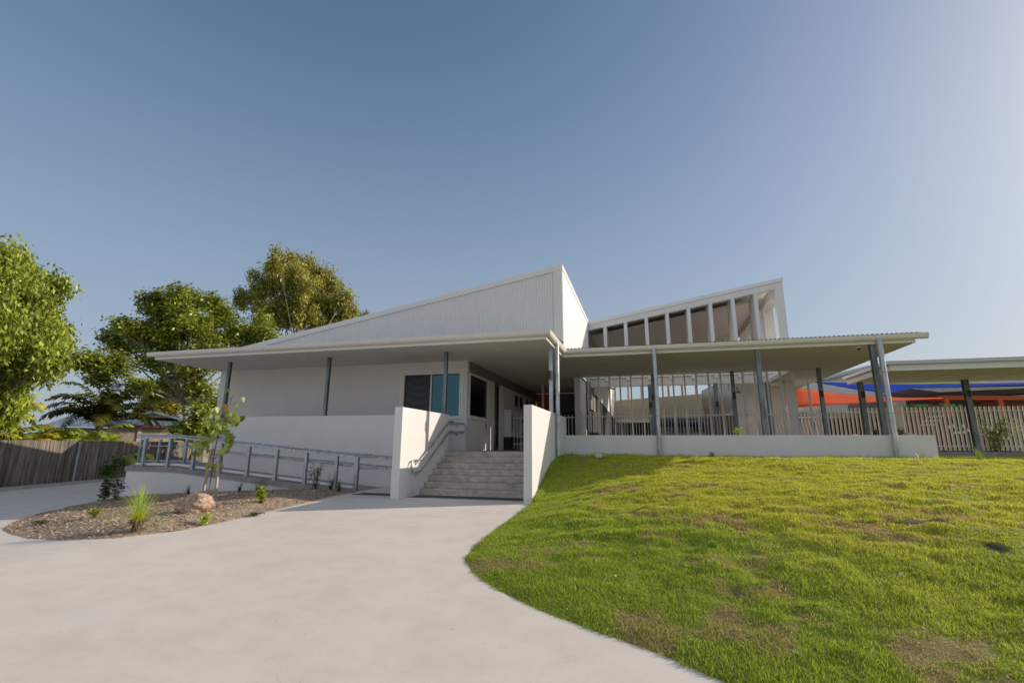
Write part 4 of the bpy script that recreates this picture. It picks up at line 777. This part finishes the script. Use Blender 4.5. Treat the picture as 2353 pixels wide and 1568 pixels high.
strappy('grass_tree','grass tree with a fan of fine green needles on a short dark stump',-8.56,6.83,bz(-8.56,6.83),300,.64,1.35,.0036,'leafg',1.3,base=(.085,.16),rigid=True)
o_=bpy.data.objects['grass_tree']; mb=MB()
for i in range(200):
    a=random.uniform(0,6.28); z=bz(-8.56,6.83)+.16; p0=Vector((-8.56+math.cos(a)*.06,6.83+math.sin(a)*.06,z)); p1=Vector((-8.56+math.cos(a)*.11,6.83+math.sin(a)*.12,z+random.uniform(-.05,.06))); mb.tube([p0,p1],.004,4)
mb.build('frayed_collar',M['bark'],o_)
for i,(x,y,h,lb) in enumerate([(-11.3,12.6,.5,'dark tuft of strappy leaves against the ramp base behind the bright plant'),(-11.95,12.55,.42,'thin dark grassy tuft left of the larger strappy tuft by the ramp base'),(-8.75,12.5,.55,'dark grassy tuft right of the spindly shrub at the ramp foot'),(-13.6,12.3,.32,'small sparse grass tuft by the ramp base behind the sapling'),(-8.45,12.45,.35,'last thin grassy tuft beside the railing end post')]):
    strappy('strappy_tuft',lb,x,y,bz(x,y),38,h,1.2,.006,'shrub',.4,group='dark grassy tufts along the ramp base')
# boulder
def boulder(name,label,x,y,z,sx,sy,sz,m,seed,rot=0):
    import bmesh
    bm=bmesh.new(); bmesh.ops.create_icosphere(bm,subdivisions=4,radius=1)
    r=np.random.default_rng(seed); ax=r.normal(0,1,(9,3)); ax/=np.linalg.norm(ax,axis=1)[:,None]; dd=r.uniform(.62,.92,9)
    for v in bm.verts:
        p=np.array(v.co)
        for a,d in zip(ax,dd):
            e=p@a-d
            if e>0: p=p-a*e*.9
        n_=float(vnoise(np.array([p[0]*2+9]),np.array([p[1]*2+p[2]*3]),1.5,seed)[0]-.5)*.22+float(vnoise(np.array([p[0]*5+9]),np.array([p[1]*5+p[2]*6]),1.5,seed)[0]-.5)*.09
        v.co=Vector(p*(1+n_))
    me=bpy.data.meshes.new(name); bm.to_mesh(me); bm.free(); o=link(name,me,m); o.location=(x,y,z); o.scale=(sx,sy,sz); o.rotation_euler=(0,0,rot); tag(o,label,'rock'); return o
boulder('boulder','pinkish sandstone boulder on the mulch bed next to the staked sapling',-8.92,8.25,bz(-8.92,8.25)+.11,.37,.28,.27,M['rock'],5,.35)
boulder('garden_rock','brown rock behind the low wall at its left end',-2.24,17.35,1.66,.24,.2,.17,M['rock'],8); boulder('garden_rock','brown rock behind the low wall near its right end',7.66,17.6,1.66,.17,.15,.18,M['rock'],9)
boulder('garden_rock','flat brown rock behind the low wall beside the pair of far posts',6.2,17.6,1.62,.35,.2,.13,M['rock'],12)
boulder('pale_stone','small pale block of stone lying on the shaded lawn',-1.35,14.5,float(LZ(-1.35,14.5))+.08,.16,.10,.08,M['stone'],11)
small_plant('planter_shrub','dark low shrub behind the wall beside the white column',-1.8,17.6,1.6,.30,.28,120,.06,.5,0,shade=.5,stems=10,group='shrubs in the raised garden bed')
small_plant('planter_shrub','yellow green shrub around the foot of the dark middle post',2.85,17.3,1.6,.36,.2,70,.08,.5,0,m='leafg',shade=1.8,stems=7,group='shrubs in the raised garden bed')
small_plant('planter_shrub','sparse shrub left of the far downpipe behind the wall',6.75,17.4,1.6,.33,.15,60,.06,.5,0,shade=.7,stems=7,group='shrubs in the raised garden bed')
small_plant('planter_shrub','sparse shrub just right of the far downpipe behind the wall',7.42,17.4,1.6,.34,.14,60,.06,.5,0,shade=.7,stems=7,group='shrubs in the raised garden bed')
# ---------------------------------------------------------------- staked sapling
sb=(-11.22,10.7,bz(-11.22,10.7)); sp=thing('heart_leaf_sapling','young sapling with large heart shaped leaves tied between timber stakes','tree',sb)
def z2p(x,y,Y=10.7):
    px,py=(x/2.353)/1.56207,(1400+y/2.353)/1.56207; r=ray(px,py+(px-1176)*.0061); return Vector((0,0,EYE))+r*(Y/r.y)
tr=[z2p(1755,975),z2p(1790,760),z2p(1805,620),z2p(1840,430),z2p(1888,250),z2p(1950,130),z2p(1978,60)]
mb=MB(); mb.tube(tr,.017,8,taper=.006)
LP=[(1975,45,.8),(1990,100,.7),(1910,190,1),(1930,175,.8),(1905,245,.7),(1940,290,1),(2000,225,.7),(2040,285,.9),(2050,270,.8),(2035,320,.7),(1975,330,.9),(1870,340,1.1),(1815,300,1),(1790,330,.8),(1770,250,.7),(1745,215,.7),(1800,235,.8),(1845,260,.8),(1825,400,1.25),(1880,370,.8),(1900,400,.8),(1885,465,1.1),(1925,455,.9),(1915,500,.9),(1955,430,.8),(1965,410,.6),(1905,565,1),(1920,540,.8),(1720,440,.8),(1700,480,.8),(1730,500,1),(1765,520,.8),(1745,550,.8),(1690,575,.8),(1710,565,.7),(1830,670,.7),(1790,680,.7),(1750,700,.7),(1800,700,.5),(1860,380,.8),(1945,350,.9),(1835,215,.7),(1860,300,.9),(1905,330,.8),(1770,300,.8),(1930,240,.8),(1890,290,.8)]
V=[];F=[];SH=[]
heart=[(0,0),(.30,-.14),(.52,.10),(.50,.45),(.28,.80),(0,1.08),(-.28,.80),(-.50,.45),(-.52,.10),(-.30,-.14)]
for i,(x,y,s) in enumerate(LP+[(a+random.uniform(-28,28),b+random.uniform(-25,25),c*.8) for a,b,c in LP]):
    p=z2p(x,y)+Vector((0,random.uniform(-.28,.28),0)); L_=.195*s; t_=min(tr,key=lambda q:(q-p).length+.6*max(0,p.z-q.z)*0); mid=t_.lerp(p,.5)+Vector((0,0,.05)); top_=p+Vector((0,0,L_*.5)); mb.tube([t_,mid,top_],.004,4,taper=.0025)
    az=random.uniform(-.9,.9)-math.pi/2+.6; f=Vector((math.cos(az),math.sin(az),0)); sd_=Vector((-f.y,f.x,0)); dn=(Vector((0,0,-1))*random.uniform(.7,1.1)+f*random.uniform(.15,.7)).normalized(); nn=sd_.cross(dn); kk=len(V); c=random.uniform(.75,1.3); rd=random.random()<.06; col=(c*1.1,c*.55,c*.8) if rd else (c*.95,c*1.0,c)
    V.append(top_+dn*L_*.35); 
    for a,b in heart: V.append(top_+sd_*a*L_+dn*b*L_+nn*(abs(a)*.25*L_))
    F+=[(kk,kk+1+j,kk+1+(j+1)%10) for j in range(10)]; SH+=[col]*11
mb.build('trunk',M['bark'],sp); fast_mesh('leaves',[tuple(v) for v in V],F,M['leafg'],sp,shade=np.array(SH)*1.0,nv=3)
sk=thing('tree_stake','pair of timber stakes with a cross brace supporting the sapling','stake',(-11.2,10.6,0))
a0,a1=z2p(1712,972,10.6),z2p(1790,528,10.6); b0,b1=z2p(1822,985,10.55),z2p(1862,540,10.55)
for p,q in ((a0,a1),(b0,b1)): MB().beam(p-(q-p)*.1,q,.05,.05).build('stake',M['timber'],sk)
MB().beam(z2p(1755,870,10.68),z2p(1835,878,10.5),.02,.05).build('cross_brace',M['timber'],sk); MB().tube([z2p(1785,555,10.6),z2p(1815,575,10.7),z2p(1862,560,10.55)],.01,6).build('tie',M['black'],sk)
# ---------------------------------------------------------------- litter
def LGZ(x,y): return float(LZ(np.array([x]),np.array([y]))[0])
n=70; V=[];F=[];SH=[]
for i in range(n):
    x,y=random.uniform(-2.5,9),random.uniform(3,14)
    if float(lawn_s(np.array([x]),np.array([y]))[0])<.1: continue
    z=LGZ(x,y)+.045; a=random.uniform(0,6.28); l=random.uniform(.02,.045); w=l*.4; u_=Vector((math.cos(a),math.sin(a),random.uniform(-.3,.6)))*l; s_=Vector((-math.sin(a),math.cos(a),random.uniform(-.3,.3)))*w; p=Vector((x,y,z)); kk=len(V); V+=[p-u_,p+s_,p+u_,p-s_]; F.append((kk,kk+1,kk+2,kk+3)); c=random.uniform(.35,.9); SH+=[(c*1.2,c,c*.8)]*4
tag(fast_mesh('fallen_leaves',[tuple(v) for v in V],F,M['chip'],shade=np.array(SH)),kind='stuff')
# ================================================================ RIGHT BACKGROUND
def z7(x,y,Y):
    px,py=(2700+x/2.416)/1.56207,(1150+y/2.416)/1.56207; r=ray(px,py+(px-1176)*.0061); return Vector((0,0,EYE))+r*(Y/r.y)
def polysurf(top,bot,Yt,Yb,sag,n=24,m=6):
    def samp(P,t):
        P=np.array(P,float); d=np.r_[0,np.cumsum(np.hypot(*np.diff(P,axis=0).T))]; d/=d[-1]; return np.interp(t,d,P[:,0]),np.interp(t,d,P[:,1])
    v=[];f=[]
    for i in range(n+1):
        t=i/n; a=z7(*samp(top,t),Yt); b=z7(*samp(bot,t),Yb)
        for j in range(m+1): s=j/m; p=a.lerp(b,s); p.z-=sag*math.sin(math.pi*s); v.append(p)
    for i in range(n):
        for j in range(m): k=i*(m+1)+j; f.append((k,k+1,k+m+2,k+m+1))
    return v,f
def sail(label,top,bot,Yt,Yb,m,sag=.05):
    v,f=polysurf(top,bot,Yt,Yb,sag); t=thing('shade_sail',label,'shade sail',tuple(v[0])); o=MB().add(v,f).build('cloth',M[m],t,smooth=True); s=o.modifiers.new('s','SOLIDIFY'); s.thickness=.012
    MB().tube(v[0::7],.02,6).build('edge_cable',M[m],t); MB().tube(v[6::7],.02,6).build('edge_cable',M[m],t)
sail('bright orange shade sail stretched behind the right hand posts',[(222,662),(395,555),(740,600),(1000,612),(1300,628),(1645,622)],[(225,730),(320,728),(500,705),(800,690),(1080,665),(1645,628)],34,29,'sailo')
sail('long deep blue shade sail under the shelter roof',[(540,500),(870,503),(1160,512),(1800,502),(2500,480)],[(560,503),(880,555),(1400,612),(1720,615),(2500,548)],48,40,'sailb')
sail('thin lime green shade sail edge above the blue sail',[(500,496),(870,498),(1160,503),(1850,472),(2000,470)],[(540,499),(870,502),(1160,510),(1500,507),(2000,484)],52,49,'sailg',0)
hall=thing('assembly_hall','large pale flat roofed hall behind the shade sails','building',(25,50,1.2))
def wallpoly(pts,Y,th,name,m,parent):
    P=[z7(x,y,Y) for x,y in pts]; P=[(p.x,p.z) for p in P]; MB().prism(P,'y',Y,Y+th).build(name,m,parent)
wallpoly([(430,760),(430,520),(640,445),(1000,350),(2700,350),(2700,760)],56,8,'wall',M['clad'],hall)
wallpoly([(600,468),(1060,338),(2700,330),(2700,352),(1060,360),(640,478)],55.4,9,'roof',M['roof'],hall)
frm=thing('steel_frame_shelter','orange steel framed play shelter with a white roof behind the slatted fence','shelter',(20,36,1.2))
def zb8(x,y,Y): return z7((3200+x/3.92-2700)*2.416,(1250+y/3.92-1150)*2.416,Y)
bm_=lambda p,q,w,h,name,m: MB().beam(p,q,w,h).build(name,m,frm)
bm_(zb8(660,618,36),zb8(2400,600,36),.15,.26,'beam',M['orange']); bm_(zb8(1120,700,39),zb8(2400,690,39),.12,.16,'beam',M['orange'])
for x in (760,1512): p=zb8(x,620,36); bm_(Vector((p.x,36,1.0)),p,.22,.22,'column',M['orange'])
bm_(zb8(500,700,39),zb8(760,625,36),.1,.12,'brace',M['orange']); bm_(zb8(1150,705,39),zb8(1500,620,36),.1,.12,'brace',M['orange'])
MB().prism([(18.0-2,5.0),(32,5.0),(32,5.2),(17.5,4.75)],'y',35.4,39.8).build('roof',M['ironl'],frm)
MB().box(14,34,39.6,39.8,1,4.7).build('back_wall',M['taupe'],frm)
p=z7(1272,620,38); MB().box(p.x-.35,p.x+.35,38,38.5,1,4.6).build('white_pier',M['clad'],frm)
pgd=thing('play_structure','green and timber climbing frame behind the slatted fence','playground',(13,28,1.2))
for x0,x1,y0,y1 in ((340,440,715,760),(450,540,712,745),(560,730,728,752),(740,800,705,745),(830,900,705,740),(180,250,735,770),(800,850,750,960),(940,1000,712,740)):
    a,b=zb8(x0,y0,28),zb8(x1,y1,28); MB().box(a.x,b.x,28,28.05,b.z,a.z).build('panel',M['green'],pgd)
for x,y in ((290,705),(390,745),(545,712),(692,692),(175,760),(60,750)):
    a=zb8(x,y,27.8); MB().tube([(a.x,27.8,1.2),(a.x,27.8,a.z)],.09,8).build('timber_post',M['timber'] if x in(60,) else M['maroon'],pgd)
MB().beam(zb8(1190,1110,26),zb8(1680,1190,25),.08,.06).build('slide_rail',M['trim'],pgd); MB().beam(zb8(1350,1015,26),zb8(1670,1185,25),.08,.08).build('slide_rail',M['trim'],pgd)
mb=MB()
for a,b,c,d in ((790,1040,850,1000),(850,1000,930,1050),(1000,990,1080,1090),(890,1110,1030,1095)): mb.beam(zb8(a,b,26.5),zb8(c,d,26.5),.05,.10)
mb.build('rope_net',M['trim'],pgd)
for q in (0,1,2,3): MB().beam(zb8(390+q*60,1040,26.2),zb8(560+q*60,850,26.2),.02,.03).build('net_bar',M['trim'],pgd)
dk=thing('dark_backdrop','dark backdrop added for the hedge and shade behind the slatted fence','wall',(14,33,1.2)); MB().box(10.6,30,33.5,33.7,1,3.15).build('backdrop_sheet',M['dark'],dk)  # added dark sheet standing in for hedge and shade between the slats
cb=thing('pale_shed','low pale shed with small dark windows behind the picket fence','shed',(9,33,1.2)); MB().box(5.9,10.5,33,35,1,3.0).build('wall',M['render'],cb)
for x in (7.0,8.2,9.4): MB().box(x,x+.35,32.96,32.999,2.0,2.8).build('window',M['glassd'],cb)
MB().box(5.8,10.6,32.8,35.2,3.001,3.12).build('roof',M['taupe'],cb)
p=zb8(1430,1040,24); small_plant('courtyard_shrub','yellow green shrub glimpsed between the slats of the right fence',p.x,24,1.2,1.5,.6,160,.14,.5,.2,m='leafg',shade=1.6,stems=10)
p=zb8(1800,1040,25); small_plant('courtyard_shrub','sparser shrub behind the slats at the right edge',p.x,25,1.2,1.5,.6,110,.14,.5,.2,m='leafo',shade=1.2,stems=10)
